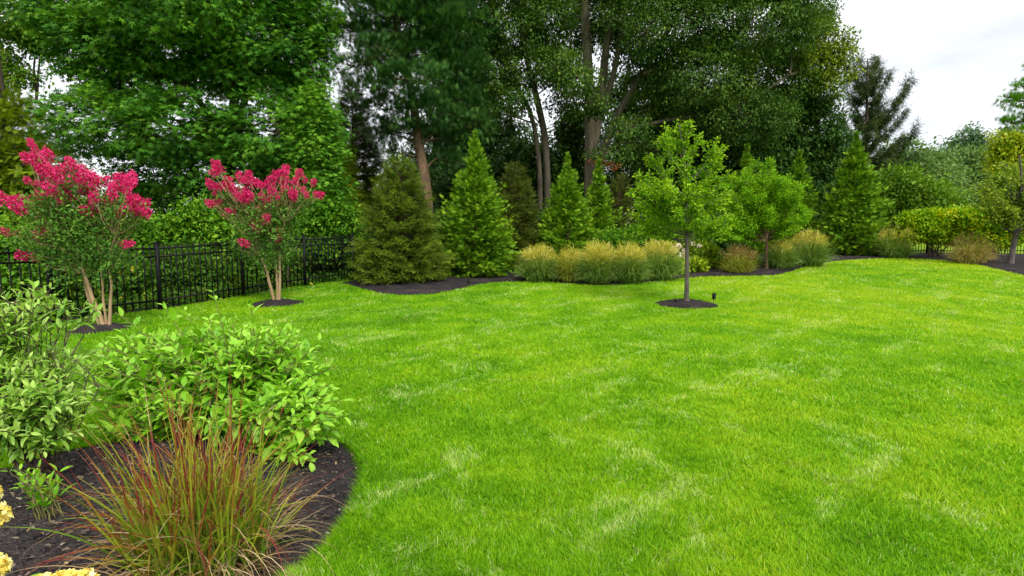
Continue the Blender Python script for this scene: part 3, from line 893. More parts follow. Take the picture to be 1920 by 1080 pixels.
tree('leaning_tree', 'slender tree whose pale trunk leans left above the evergreens', 'tree', 1030, 25,
     [(960, 60, 70, 45), (880, 60, 70, 45), (990, 130, 50, 34), (920, 150, 60, 28), (800, 20, 60, 30), (1020, 30, 60, 40), (970, 190, 34, 20, -1), (900, 220, 34, 20), (950, -50, 140, 60), (1040, 120, 40, 34, -1), (1075, 150, 50, 30, -1)],
     T_LEAF, .15, 2300, 17, .18, M['oak'], M['bark_leaning'],
     [([(1028, 480), (1024, 280), (1005, 180), (988, 110), (972, 20), (966, -40)], .16, .10), ([(1012, 460), (1012, 330), (1000, 230), (972, 165), (930, 105), (850, 60), (760, 25), (690, 0)], .12, .04),
      ([(985, 200), (960, 140), (930, 90)], .06, .03)], limbs_r=.035, val0=.05, **LEAFK)
# ---- darker trees behind
DARKS = [
    ('dark round topped tree behind the left small evergreens', 900, 33, [(880, 250, 60, 50), (930, 290, 60, 50), (880, 340, 70, 50), (940, 370, 70, 50), (860, 400, 70, 50), (950, 230, 24, 30), (900, 430, 90, 40)], 1100, [([(905, 480), (905, 250), (900, 150)], .16, .08), ([(960, 480), (958, 200)], .14, .08)]),
    ('dark tree between the pine and the leaning trunk', 830, 36, [(790, 350, 60, 40), (850, 330, 50, 40), (720, 400, 60, 40), (790, 420, 80, 40), (850, 180, 60, 60), (910, 130, 60, 60), (900, 190, 36, 30)], 1000, [([(835, 480), (850, 300), (870, 140)], .2, .1)]),
    ('dark tree behind the pale oak trunks', 1150, 37, [(1080, 350, 50, 46), (1140, 340, 50, 60), (1200, 330, 60, 60), (1150, 410, 90, 40), (1060, 420, 50, 34), (1160, 180, 40, 50), (1230, 180, 60, 50), (1070, 290, 30, 30), (1210, 260, 60, 40)], 1200, [([(1150, 480), (1160, 260), (1180, 120)], .22, .1)]),
    ('dark broad tree low on the right of the oak', 1320, 30, [(1300, 260, 80, 50), (1280, 330, 80, 50), (1370, 290, 80, 60), (1350, 370, 80, 50), (1270, 400, 80, 40), (1240, 230, 40, 40), (1390, 410, 70, 40)], 1500, [([(1320, 480), (1320, 300), (1310, 200)], .2, .1)]),
    ('dense dark tree beside the drooping spruce', 1500, 31, [(1450, 260, 70, 55), (1520, 250, 60, 60), (1440, 340, 80, 60), (1530, 340, 70, 70), (1490, 420, 80, 40), (1560, 300, 36, 50), (1550, 400, 50, 50), (1480, 200, 60, 40), (1420, 420, 60, 40)], 1700, [([(1500, 480), (1500, 300), (1490, 200)], .22, .1)]),
    ('dark tree standing farthest back between the leaning trunk and the oak', 1010, 43, [(985, 320, 50, 50), (995, 250, 34, 34), (1050, 320, 40, 60), (1000, 380, 50, 40), (960, 330, 50, 50), (1010, 350, 50, 50), (1090, 260, 40, 50), (1000, 410, 90, 40), (940, 190, 40, 30), (880, 300, 60, 50), (1140, 230, 50, 60)], 1100, [([(1010, 480), (1015, 330), (1020, 240)], .2, .1)]),
    ('dark bushy tree filling the gap behind the leaning trunk', 1050, 29.5, [(1060, 290, 34, 40), (1050, 350, 50, 46), (985, 300, 30, 40), (975, 370, 50, 46), (1020, 420, 70, 34), (1070, 240, 24, 26), (945, 330, 24, 40), (1095, 400, 40, 34)], 1000, [([(1050, 480), (1055, 350), (1060, 270)], .12, .06)]),
    ('dark tree farthest back behind the right arm of the oak', 1260, 42, [(1240, 330, 60, 50), (1300, 230, 70, 50), (1360, 200, 60, 50), (1220, 280, 50, 50), (1420, 210, 60, 50), (1280, 160, 60, 40), (1300, 400, 80, 50)], 1300, [([(1260, 480), (1265, 300), (1280, 180)], .22, .1)]),
    ('dark tree farthest back behind the layered pine', 800, 40, [(820, 270, 60, 50), (770, 330, 60, 46), (870, 230, 50, 50), (760, 410, 80, 40), (860, 90, 60, 60), (850, 390, 60, 50)], 1100, [([(815, 480), (812, 300), (825, 200)], .2, .1)]),
]
for lab, px, Y, lb, ncl, trk in DARKS:
    tree('understory_tree', lab, 'tree', px, Y, lb, T_LEAF, .22, int(ncl * 1.55), 21, .28, M['dark'], M['bark_dark'], trk, group='dark trees behind the evergreens', limbs_r=.06, **LEAFK)

# ---- drooping Norway spruce
def norway():
    Y = 33
    o = base(1622, Y)
    root = thing('drooping_spruce', 'ragged dark spruce with upswept sparse arms against the sky', 'conifer', o)
    G, B = Geo(), Geo()
    tr = [PT(q, r, Y) - o for q, r in [(1622, 480), (1624, 300), (1627, 110)]]
    limb(B, tr, .24, .03, 8, 14)
    arms = []
    for (py0, tx, ty) in [(330, 1716, 235), (250, 1707, 142), (200, 1668, 130), (160, 1648, 108), (300, 1690, 255), (230, 1695, 170), (270, 1700, 200), (380, 1705, 330), (350, 1710, 290), (180, 1655, 125), (130, 1612, 108), (140, 1640, 104),
                          (230, 1590, 150), (280, 1580, 215), (330, 1575, 270), (180, 1600, 120), (380, 1570, 330), (320, 1660, 290), (400, 1680, 380), (420, 1580, 400), (290, 1650, 230), (240, 1660, 190)]:
        arms.append((py0, tx, ty, rng.uniform(-1.2, 1.2)))
    for k in range(46):
        t = rng.uniform(0, 1)
        py0 = 150 + 290 * t
        ln = (20 + 75 * t) * rng.uniform(.6, 1)
        a = rng.uniform(0, 6.28)
        arms.append((py0, 1624 + ln * math.cos(a), py0 - rng.uniform(-10, 35), ln / 32 * math.sin(a)))
    P, D, NN, SC, VV = [], [], [], [], []
    for py0, tx, ty, dY in arms:
        s = PT(1624, py0, Y) - o
        e = PT(tx, ty, Y + dY) - o
        m = (s + e) / 2 - UP * .16 * np.linalg.norm(e - s)
        c = limb(B, [s, m, e], .05, .012, 5, 10)
        L_ = np.linalg.norm(e - s)
        k = int(52 * L_)
        u = rng.uniform(.25, 1, k)
        ii = np.clip(u * (len(c) - 1), 0, len(c) - 1.001); i0 = ii.astype(int); fr = (ii - i0)[:, None]
        pos = c[i0] * (1 - fr) + c[i0 + 1] * fr
        P.append(pos + rng.normal(0, .05, (k, 3)))
        hd = norm(e - s)
        D.append(hd * .5 - UP * rng.uniform(.1, 1.1, (k, 1)) + rng.normal(0, .3, (k, 3)))
        NN.append(rdir(k) + UP * .2); SC.append(rng.uniform(.3, .55, k)); VV.append(np.clip(rng.normal(.45, .22, k), 0, 1))
    scatter(G, T_TWIG, np.vstack(P), np.vstack(D), np.vstack(NN), np.concatenate(SC), np.concatenate(VV))
    B.build('trunk', M['bark_dark'], root, smooth=True)
    G.build('foliage', M['norway'], root)
norway()

# ---- far trees on the right
FARS = [
    ('pale green rounded tree far beyond the hedge', 1745, 48, [(1735, 320, 44, 36), (1760, 350, 60, 40), (1720, 370, 50, 40), (1745, 300, 26, 18)], 'far', .32, 700),
    ('tree far beyond the hedge with haze blue painted in its leaves', 1800, 62, [(1790, 330, 50, 40), (1800, 370, 60, 40), (1770, 300, 30, 20), (1830, 350, 44, 40)], 'far_haze', .4, 700),
    ('tufted pine standing above the distant tree line', 1820, 66, [(1820, 258, 16, 14), (1808, 268, 24, 8), (1838, 270, 18, 8), (1822, 244, 7, 8), (1795, 275, 12, 5), (1848, 272, 10, 5), (1825, 290, 30, 16), (1815, 320, 30, 26)], 'far_haze', .42, 420),
    ('olive green tree in the distant tree line under the pine', 1835, 56, [(1835, 300, 34, 24), (1860, 320, 40, 34), (1850, 360, 50, 40), (1810, 290, 20, 12)], 'far', .36, 700),
    ('leafy green tree in front of the distant tree line', 1700, 40, [(1690, 290, 34, 30), (1700, 330, 40, 30), (1720, 295, 26, 24), (1670, 330, 30, 40), (1745, 330, 34, 24), (1680, 380, 50, 40)], 'far', .28, 700),
    ('small tree with painted haze blue low in the distant tree line', 1905, 60, [(1890, 340, 50, 50), (1940, 330, 60, 60), (1880, 390, 60, 40)], 'far_haze', .4, 500),
]
for lab, px, Y, lb, mt, sz, ncl in FARS:
    tree('distant_tree', lab, 'tree', px, Y, lb, T_LEAF, sz, ncl, 11, sz * 1.3, M[mt], M['bark_dark'], [([(px, 445), (px, lb[0][1])], .2, .08)], group='distant trees on the right', limbs_r=.06, **LEAFK)
tree('golden_tree', 'tree turning golden yellow at the right edge', 'tree', 1900, 29,
     [(1885, 262, 24, 16), (1905, 280, 34, 26), (1880, 300, 26, 24), (1925, 270, 26, 26), (1900, 310, 30, 20)], T_LEAF, .17, 700, 11, .2, M['gold_leaf'], M['bark_dark'], [([(1905, 450), (1903, 350), (1900, 265)], .1, .04)], **LEAFK)
tree('overhanging_tree', 'green branch tips of a tree hanging in at the right edge', 'tree', 2010, 22,
     [(1905, 190, 28, 9), (1900, 232, 24, 7), (1925, 165, 18, 10), (1930, 225, 24, 10), (1975, 175, 50, 24), (1995, 240, 60, 30), (2040, 110, 80, 60), (1890, 183, 14, 4)],
     T_TUFT, .22, 900, 8, .11, M['jmaple'], M['bark_dark'], [([(2010, 470), (2008, 300), (2000, 60)], .2, .08)], axis=(.7, .1, .6), nrm=(.1, 1, .4), flat=.6, val0=-.25)

# ------------------------------------------------------------------ evergreens of the back bed
EV = 'evergreens planted in the back bed'
def E(px, Y, top): 
    return sp_at(px, Y, top)
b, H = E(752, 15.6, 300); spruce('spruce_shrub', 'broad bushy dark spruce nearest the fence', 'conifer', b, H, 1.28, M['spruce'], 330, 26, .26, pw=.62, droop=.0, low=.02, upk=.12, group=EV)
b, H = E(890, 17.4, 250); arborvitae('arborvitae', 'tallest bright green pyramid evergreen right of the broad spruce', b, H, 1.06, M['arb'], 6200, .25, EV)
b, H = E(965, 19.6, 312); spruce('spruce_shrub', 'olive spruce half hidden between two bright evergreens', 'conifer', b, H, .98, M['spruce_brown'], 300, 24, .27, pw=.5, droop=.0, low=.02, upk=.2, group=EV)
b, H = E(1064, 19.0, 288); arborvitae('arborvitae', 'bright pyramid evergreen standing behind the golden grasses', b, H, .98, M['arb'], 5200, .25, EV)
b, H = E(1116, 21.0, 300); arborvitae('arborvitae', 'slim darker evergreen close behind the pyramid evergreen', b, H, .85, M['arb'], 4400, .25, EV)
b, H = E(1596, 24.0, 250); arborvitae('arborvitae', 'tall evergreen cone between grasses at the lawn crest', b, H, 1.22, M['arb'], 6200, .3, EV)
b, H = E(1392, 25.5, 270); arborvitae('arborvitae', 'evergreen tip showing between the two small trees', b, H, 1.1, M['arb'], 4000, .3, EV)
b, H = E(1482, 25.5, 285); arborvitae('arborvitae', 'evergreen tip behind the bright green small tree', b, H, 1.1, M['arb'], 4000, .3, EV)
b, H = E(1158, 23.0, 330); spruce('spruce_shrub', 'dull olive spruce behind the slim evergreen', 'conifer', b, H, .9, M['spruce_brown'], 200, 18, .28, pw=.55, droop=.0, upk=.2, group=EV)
tree('sumac_sapling', 'small sapling with red brown leaves among the evergreens', 'tree', 1130, 24, [(1150, 312, 12, 7), (1105, 306, 10, 6), (1128, 303, 8, 5)],
     T_LEAF, .09, 34, 6, .07, M['reddish'], M['stem_brown'], [([(1130, 450), (1132, 380), (1130, 310)], .03, .012)], limbs_r=.015, **LEAFK)

# ------------------------------------------------------------------ small trees on the lawn side
def limb_tree(name, label, px, Y, trunk, limbs, leaf, bark, T, size, per_m, spread, r0, droop=.25, group=None, lk=1.0, loc=None, twig=6):
    o = base(px, Y) if loc is None else np.array(loc)
    root = thing(name, label, 'tree', o, group)
    G, B = Geo(), Geo()
    tp = [PT(q[0], q[1], o[1]) - o for q in trunk]
    tp[0] = np.array([0, 0, -.03])
    tc_ = limb(B, tp, r0, r0 * .22, 9, 20, r0 * .05)
    fl = np.linspace(r0 * 1.45, r0, 4)
    B.add(*tube([tc_[0] + UP * z for z in (0, .04, .09, .16)], fl, 9))
    P, D, VV = [], [], []
    def leaves(c, k, lo_, sp):
        u = rng.uniform(lo_, 1, k) ** .8
        ii = np.clip(u * (len(c) - 1), 0, len(c) - 1.001); i0 = ii.astype(int); fr = (ii - i0)[:, None]
        pos = c[i0] * (1 - fr) + c[i0 + 1] * fr
        tang = norm(c[i0 + 1] - c[i0])
        d = rdir(k)
        P.append(pos + d * sp * rng.uniform(0, 1, (k, 1)) * np.array([1, 1, .6]))
        D.append(tang * .5 + d * .7 - UP * droop)
        VV.append(np.clip(.3 + .4 * u + rng.normal(0, .2, k), 0, 1))
    for (ys, tx, ty, dY) in limbs:
        s = PT(trunk[-1][0] if False else np.interp(-ys, [-q[1] for q in trunk], [q[0] for q in trunk]), ys, o[1]) - o
        e = PT(tx, ty, o[1] + dY) - o
        L_ = np.linalg.norm(e - s)
        m = s * .45 + e * .55 + np.array([0, 0, -.06 * L_ if ty > ys - 60 else -.1 * L_])
        c = limb(B, [s, m, e], max(.008, r0 * .32 * min(1, L_)), .004, 6, 12, .008)
        leaves(c, int(per_m * L_ * .5), .3, spread * .5)
        for q in range(twig):
            u = rng.uniform(.3, .95)
            ps = c[int(u * (len(c) - 1))]
            tang = norm(e - s)
            d = norm(tang * .9 + rdir(1)[0] * np.array([1, 1, .55]) * .9 + UP * .1)
            ee = ps + d * L_ * rng.uniform(.18, .42) * (1.15 - .5 * u)
            cc = limb(B, [ps, (ps + ee) / 2 + UP * .03, ee], .008, .003, 4, 5)
            leaves(cc, int(per_m * L_ * .16 * lk), .1, spread * .55)
    P, D, VV = np.vstack(P), np.vstack(D), np.concatenate(VV)
    m = len(P)
    scatter(G, T, P, D, UP * .8 + rdir(m) * .7, size * rng.uniform(.6, 1.25, m), VV)
    B.build('trunk', bark, root, smooth=True)
    G.build('crown', leaf, root)
    return root

def rl(n, x0, x1, ytop, ybot, ys0, ys1, cx):
    out = []
    for k in range(n):
        u = rng.uniform(0, 1)
        tx = rng.uniform(x0, x1)
        f = abs(tx - cx) / max(cx - x0, x1 - cx)
        ty = ytop + (ybot - ytop) * (u * (1 - f * .3) + f * .3)
        ys = np.clip(ty + rng.uniform(20, 90), ys0, ys1)
        out.append((ys, tx, ty, rng.uniform(-1, 1) * 1.0 * (1 - f * .4)))
    return out
YT = C_TREE[1]
lm = [(300, 1247, 236, .1), (320, 1285, 232, 0), (310, 1272, 228, .1), (330, 1238, 252, -.2), (320, 1308, 262, .2), (350, 1345, 262, -.2), (340, 1355, 280, .3), (370, 1215, 285, .2), (390, 1370, 320, -.3), (400, 1195, 322, .2),
      (430, 1185, 355, -.4), (440, 1180, 400, .3), (435, 1192, 380, .5), (440, 1365, 360, .4), (445, 1375, 400, -.2), (450, 1205, 430, .2), (450, 1340, 425, -.3), (380, 1290, 290, -.7), (420, 1250, 340, -.9), (430, 1310, 350, -.9),
      (440, 1270, 395, -.9), (445, 1320, 405, -.7), (410, 1240, 310, .9), (420, 1330, 320, .9), (440, 1230, 400, .9)] + rl(14, 1190, 1375, 280, 430, 330, 455, 1285)
limb_tree('young_tree', 'slim young tree alone on the lawn in a round mulch ring', 1287, YT, [(1287, 571), (1288, 520), (1288, 450), (1286, 380), (1284, 310), (1275, 235)], lm, M['young'], M['bark_young'], T_OVAL, .066, 235, .17, .055, loc=C_TREE)
YJ = 20.2
bj = GR(1437, 507)
lm = [(440, 1355, 395, .4), (440, 1510, 390, -.3), (430, 1390, 330, .3), (430, 1440, 305, 0), (430, 1480, 325, .2), (435, 1520, 405, .4), (440, 1352, 420, -.4), (430, 1370, 360, .8), (430, 1505, 355, -.6)] + rl(60, 1352, 1520, 305, 430, 410, 450, 1437) + rl(14, 1340, 1400, 400, 440, 440, 452, 1437)
limb_tree('small_maple_tree', 'bright green fine leaved small tree with a spreading crown', 1437, bj[1], [(1437, 507), (1437, 470), (1438, 440), (1440, 390), (1440, 320)], lm, M['jmaple'], M['bark_brown'], T_LEAF, .068, 330, .28, .065, loc=bj, lk=1.3)
# right edge tree with leaning trunk
br = GR(1894, 497)
lm = rl(52, 1838, 1990, 285, 405, 380, 440, 1912) + [(430, 1826, 350, .3), (430, 1836, 385, -.3), (440, 1860, 400, .5), (445, 1940, 420, -.6)]
limb_tree('shade_tree', 'round headed tree with a leaning trunk at the right edge of the bed', 1894, br[1], [(1894, 497), (1902, 450), (1912, 400), (1915, 340), (1912, 290)], lm, M['edge_leaf'], M['bark_young'], T_OVAL, .095, 105, .3, .1, loc=br)
# bushy tree behind the crest
tree('bushy_tree', 'low bushy green tree behind the right hedge', 'tree', 1705, 29, [(1690, 345, 36, 26), (1670, 385, 40, 36), (1725, 370, 50, 30), (1700, 410, 50, 34), (1765, 385, 36, 30), (1660, 430, 40, 34), (1780, 410, 30, 26), (1650, 350, 22, 26), (1740, 410, 40, 30)],
     T_OVAL, .2, 1500, 11, .22, M['bushy'], M['stem_brown'], [([(1705, 480), (1702, 420), (1700, 350)], .08, .03)], axis=(.6, .1, .6), nrm=(.3, .8, .5), limbs_r=.03)

# ------------------------------------------------------------------ undergrowth behind the fence and in the back bed
def bush(name, label, cat, px, Y, lobes, leaf, size, ncl, per, crad, group=None, T=T_OVAL, bark='stem_brown', **kw):
    k = dict(axis=(.6, .0, .7), nrm=(.3, .8, .5)); k.update(kw)
    cx = [r[0] for r in lobes]
    return tree(name, label, cat, px, Y, lobes, T, size, ncl, per, crad, M[leaf], M[bark], [([(px, 500 if Y > 14 else 560), (px, lobes[0][1])], .03, .012)], group=group, parts=('stems', 'foliage'), limbs_r=.018, **k)
UB = 'wild undergrowth behind the black fence'
bush('vine_thicket', 'bright green vine thicket topping the fence between the pink trees', 'thicket', 380, 15.8, [(345, 424, 30, 18), (385, 405, 22, 20), (360, 395, 14, 10), (300, 438, 30, 16), (275, 428, 16, 12), (330, 450, 44, 18), (400, 448, 40, 18), (270, 452, 30, 14), (430, 430, 26, 18), (445, 445, 24, 14), (318, 418, 12, 10), (410, 420, 16, 16), (370, 475, 80, 20)], 'brush', .12, 1300, 9, .15, UB)
bush('vine_thicket', 'light green vine bush right of the second pink tree', 'thicket', 590, 17.2, [(575, 415, 28, 18), (620, 405, 24, 22), (600, 385, 14, 14), (555, 438, 30, 14), (630, 435, 30, 20), (655, 428, 18, 26), (590, 445, 44, 16), (640, 396, 12, 12), (548, 420, 14, 12), (610, 465, 60, 16)], 'brush', .12, 1200, 9, .15, UB)
bush('vine_thicket', 'leafy green bush behind the first pink tree', 'thicket', 200, 14.2, [(170, 440, 34, 24), (225, 440, 32, 20), (255, 425, 16, 14), (110, 460, 40, 22), (220, 468, 60, 18), (60, 470, 40, 24), (195, 412, 14, 12), (140, 430, 16, 16), (90, 440, 18, 14), (150, 480, 80, 20)], 'brush', .12, 1100, 11, .13, UB, val0=-.1)
bush('vine_thicket', 'green bush at the left edge behind the fence', 'thicket', 0, 12.5, [(10, 470, 60, 30), (-50, 450, 60, 50), (40, 520, 60, 34), (-20, 540, 60, 30), (90, 520, 40, 34)], 'brush', .12, 900, 11, .13, UB, val0=-.05)
for lab, px, Y, lb, n in [
    ('shaded weeds behind the fence under the first pink tree', 170, 12.6, [(130, 530, 50, 40), (190, 520, 50, 50), (240, 530, 50, 46), (160, 590, 60, 34), (250, 585, 50, 22)], 1400),
    ('shaded weeds behind the middle fence panels', 350, 14.5, [(300, 510, 50, 40), (360, 510, 50, 40), (330, 560, 70, 26), (410, 530, 60, 36), (300, 580, 40, 16)], 1300),
    ('shaded weeds behind the fence at the second pink tree', 490, 16, [(460, 500, 50, 36), (520, 495, 50, 36), (490, 540, 70, 22), (430, 555, 40, 16)], 1100),
    ('dark weeds at the far end of the fence', 610, 18, [(580, 485, 50, 34), (640, 485, 50, 34), (610, 515, 60, 16), (560, 510, 40, 20)], 900)]:
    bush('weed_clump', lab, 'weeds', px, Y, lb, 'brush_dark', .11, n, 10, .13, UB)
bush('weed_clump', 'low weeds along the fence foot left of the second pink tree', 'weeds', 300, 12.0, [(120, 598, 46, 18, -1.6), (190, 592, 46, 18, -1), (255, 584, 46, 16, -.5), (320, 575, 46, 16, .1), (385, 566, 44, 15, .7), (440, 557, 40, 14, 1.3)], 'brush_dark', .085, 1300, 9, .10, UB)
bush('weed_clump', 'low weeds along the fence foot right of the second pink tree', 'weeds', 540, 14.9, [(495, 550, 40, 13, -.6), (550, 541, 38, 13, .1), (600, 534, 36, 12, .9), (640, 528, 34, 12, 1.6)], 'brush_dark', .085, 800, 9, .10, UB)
WB = 'leafy shrubs behind the back bed'
bush('background_shrub', 'bright leafy shrub just behind the golden grasses', 'shrub', 1150, 19.5, [(1120, 462, 50, 20), (1170, 455, 40, 24), (1215, 450, 40, 24), (1240, 440, 40, 24)], 'brush', .11, 900, 10, .13, WB)
bush('background_shrub', 'green shrub behind the lone young tree', 'shrub', 1290, 23.5, [(1260, 430, 50, 34), (1310, 440, 50, 40), (1350, 440, 40, 40), (1300, 470, 60, 24)], 'dark', .15, 900, 10, .17, WB, val0=.15)
bush('background_shrub', 'dark shrub left of the tall evergreen cone', 'shrub', 1530, 26, [(1530, 440, 34, 34), (1500, 450, 40, 30), (1555, 450, 30, 30)], 'dark', .15, 600, 10, .17, WB)
bush('background_shrub', 'dark shrub between the pine trunk and the broad spruce', 'shrub', 840, 22.5, [(840, 440, 50, 44), (700, 450, 50, 40), (790, 440, 60, 40), (930, 470, 40, 40), (660, 480, 40, 40)], 'dark', .16, 1200, 10, .18, WB, val0=-.1)
bush('background_shrub', 'dark shrub behind the bright pyramid evergreen', 'shrub', 1020, 24, [(1010, 440, 40, 44), (1050, 440, 40, 40), (990, 470, 40, 30)], 'dark', .16, 800, 10, .18, WB, val0=-.1)

# ------------------------------------------------------------------ hedge on the right
def hedge(label, px, Y, lobes, n, bark='stem_brown'):
    o = base(px, Y)
    root = thing('hedge_shrub', label, 'hedge', o, 'flat topped hedge shrubs by the right fence')
    Lb = px_lobes(lobes, Y, o)
    G, B = Geo(), Geo()
    c, idx = crown_fill(G, Lb, n, 10, .11, T_OVAL, .11, axis=(.6, .1, .7), nrm=(.3, .9, .45), shell=(.4, 1.02), flat=.5)
    for k in range(26):
        q = c[rng.integers(len(c))]
        s = np.array([rng.normal(0, .12), rng.normal(0, .12), 0])
        limb(B, [s, s * .5 + q * np.array([.4, .4, .5]), q], .018, .006, 5, 8, .01)
    B.build('stems', M[bark], root, smooth=True)
    G.build('foliage', M['hedge'], root)
hedge('yellowing flat topped hedge shrub left of the tan grass', 1752, 22.5, [(1740, 420, 36, 22), (1790, 415, 40, 20), (1720, 430, 24, 24), (1765, 440, 46, 16), (1705, 415, 16, 12), (1755, 403, 44, 10), (1700, 440, 16, 16), (1795, 440, 30, 20), (1715, 408, 24, 10), (1795, 402, 30, 9)], 2700)
hedge('greener flat topped hedge shrub right of the tan grass', 1860, 22, [(1850, 415, 44, 20), (1880, 425, 34, 20), (1835, 435, 40, 16), (1890, 440, 30, 16), (1850, 398, 40, 9), (1815, 412, 24, 14), (1860, 450, 40, 14), (1880, 405, 30, 14), (1820, 402, 34, 8)], 2600)

# ------------------------------------------------------------------ ornamental grasses
def blade_fan(G, n, H, R0, el=(58, 86), bend=(.5, 1.7), w=.012, seg=6, lenk=(.75, 1.15), val=None, zc=0.0, tcol=False, pos=None):
    az = rng.uniform(0, 2 * np.pi, n)
    rr = R0 * np.sqrt(rng.uniform(0, 1, n))
    e0 = np.radians(rng.uniform(el[0], el[1], n))
    bd = rng.uniform(bend[0], bend[1], n)
    Ln = H * rng.uniform(lenk[0], lenk[1], n)
    ba = az + rng.normal(0, .5, n)
    P = np.stack([np.cos(ba) * rr, np.sin(ba) * rr, np.full(n, zc)], 1)
    if pos is not None: P = P + pos
    sd = np.stack([-np.sin(az), np.cos(az), np.zeros(n)], 1)
    tw = rng.normal(0, .5, n)
    rows = []
    for k in range(seg + 1):
        u = k / seg
        ww = w * (1 - u ** 1.6) * .5 + .0004
        up = np.stack([np.cos(az) * -np.sin(e0), np.sin(az) * -np.sin(e0), np.cos(e0)], 1)
        s_ = norm(sd * np.cos(tw)[:, None] + up * np.sin(tw)[:, None])
        rows.append((P - s_ * ww, P + s_ * ww))
        e = e0 - bd * (u ** 1.4)
        st = Ln / seg
        P = P + np.stack([np.cos(az) * np.cos(e), np.sin(az) * np.cos(e), np.sin(e)], 1) * st[:, None]
    V = np.stack([q for r in rows for q in r], 1)          # n, 2*(seg+1), 3
    kk = 2 * (seg + 1)
    f = np.array([[2 * i, 2 * i + 1, 2 * i + 3, 2 * i + 2] for i in range(seg)])
    Fc = (f[None] + (np.arange(n) * kk)[:, None, None]).reshape(-1, 4)
    v = rng.uniform(0, 1, n) if val is None else val(n)
    vf = np.repeat(v, seg)
    if tcol:
        vf = np.clip(vf * .45 + np.tile((np.arange(seg) + .5) / seg, n) * .62 - .05 + np.repeat(rng.normal(0, .08, n), seg), 0, 1)
    G.add(V.reshape(-1, 3), Fc, vf)
    return P                                                  # tips

def plumes(G, n, H, R, size=.3, lo=.57):
    az = rng.uniform(0, 2 * np.pi, n)
    ph = np.sqrt(rng.uniform(0, 1, n)) * 1.3
    k = rng.uniform(.8, 1.04, n)
    top = np.stack([np.cos(az) * np.sin(ph) * R, np.sin(az) * np.sin(ph) * R, H * (lo + (1 - lo) * np.cos(ph) * k)], 1)
    out = np.stack([np.cos(az) * np.sin(ph), np.sin(az) * np.sin(ph), .5 + np.cos(ph)], 1)
    d = norm(out)
    per = 10
    P = np.repeat(top, per, 0) - np.repeat(d, per, 0) * rng.uniform(0, size * .9, (n * per, 1)) + rng.normal(0, .02, (n * per, 3))
    D = np.repeat(d, per, 0) * .8 + rdir(n * per) * .7 - UP * .05
    T = tpl([lobe((0, 0, 0), (0, 1, -.2), .028)])
    scatter(G, T, P, D, rdir(n * per), size * rng.uniform(.3, .85, n * per), np.clip(np.repeat(rng.uniform(0, 1, n), per) + rng.normal(0, .2, n * per), 0, 1))

GG = 'ornamental grasses along the back bed'
def grass_clump(label, px, row, top, wpx, blade='misc_blade', plume='plume', nb=520, npl=120, plsize=.3, name='ornamental_grass', py=None, hk=.8):
    o = GR(px, row)
    Y = o[1]
    Ht = hgt_at(top, Y, o)
    R = wpx / 2 / F * Y
    nb, npl = int(nb * 1.25), int(npl * .78)
    root = thing(name, label, 'grass', o, GG)
    G = Geo()
    blade_fan(G, nb, Ht * hk * 1.12, R * .3, (58, 88), (.8, 2.6), .017)
    blade_fan(G, nb, Ht * .62, R * .6, (45, 84), (1.0, 2.5), .018)
    G.build('blades', M[blade], root)
    Gs = Geo()
    blade_fan(Gs, nb // 6, Ht * .98, R * .5, (58, 89), (.3, 1.3), .012)
    Gs.build('seed_stems', M['misc_gold'], root)
    if npl:
        Pm = Geo()
        plumes(Pm, npl, Ht, R * .85, plsize * rng.uniform(.8, 1.1))
        Pm.build('plumes', M[plume], root)
    return root
grass_clump('leftmost golden plumed grass clump beside the evergreens', 1010, 528, 458, 74, nb=620, npl=210)
grass_clump('small golden orange grass clump second from the left', 1070, 529, 464, 54, 'misc_gold', nb=420, npl=110)
grass_clump('broad grass clump with a dark green skirt in the middle of the row', 1122, 532, 456, 74, nb=680, npl=210)
grass_clump('golden grass clump with a green skirt next to the tallest one', 1178, 531, 456, 70, nb=620, npl=210)
grass_clump('tallest golden grass clump left of the young tree trunk', 1236, 525, 446, 80, nb=620, npl=190)
grass_clump('brownish wispy grass behind the lime perennials', 1385, 513, 462, 70, 'misc_gold', 'plume_brown', nb=260, npl=120)
grass_clump('green grass clump with pale plumes behind the small tree trunk', 1463, 505, 446, 58, nb=520, npl=90)
grass_clump('tall green and gold grass clump left of the evergreen cone', 1516, 498, 431, 72, nb=620, npl=170)
grass_clump('silvery green grass clump with a tan top right of the evergreen cone', 1676, 484, 424, 72, nb=560, npl=90, hk=.72)
grass_clump('tan straw coloured grass clump in front of the hedge', 1820, 494, 436, 70, 'tan_blade', 'plume_brown', nb=560, npl=50)

# ---- perennials and hydrangea in the back bed
def perennial(label, px, Y, H, R, n, leaf='lime', cat='perennial', name='perennial_plant', T=T_OVAL, sz=.12):
    o = base(px, Y)
    root = thing(name, label, cat, o, 'low plants at the front of the back bed')
    G, B = Geo(), Geo()
    crown_fill(G, [[0, 0, H * .55, R, R, H * .5]], n, 8, .07, T, sz, axis=(.6, .4, .6), nrm=(.3, .8, .5), shell=(.3, 1))
    for k in range(14):
        a = rng.uniform(0, 6.28); r = rng.uniform(.1, .8) * R
        limb(B, [(0, 0, 0), (math.cos(a) * r * .6, math.sin(a) * r * .6, H * .5), (math.cos(a) * r, math.sin(a) * r, H * .9)], .008, .004, 4, 5)
    B.build('stems', M['stem_green'], root)
    G.build('foliage', M[leaf], root)
    return root
perennial('lime green leafy perennial right of the young tree trunk', 1322, 18.8, .85, .36, 190)
perennial('low yellow green plant under the tallest golden grass', 1262, 17.4, .45, .4, 150)
perennial('low yellow green plant at the bed edge behind the young tree', 1305, 17.9, .4, .3, 110)
def daylily(label, px, Y, H, leaf='lime', n=170):
    root = thing('daylily_clump', label, 'perennial', base(px, Y), 'low plants at the front of the back bed')
    G = Geo()
    blade_fan(G, n, H, .22, (50, 85), (.5, 1.8), .03)
    G.build('blades', M[leaf], root)
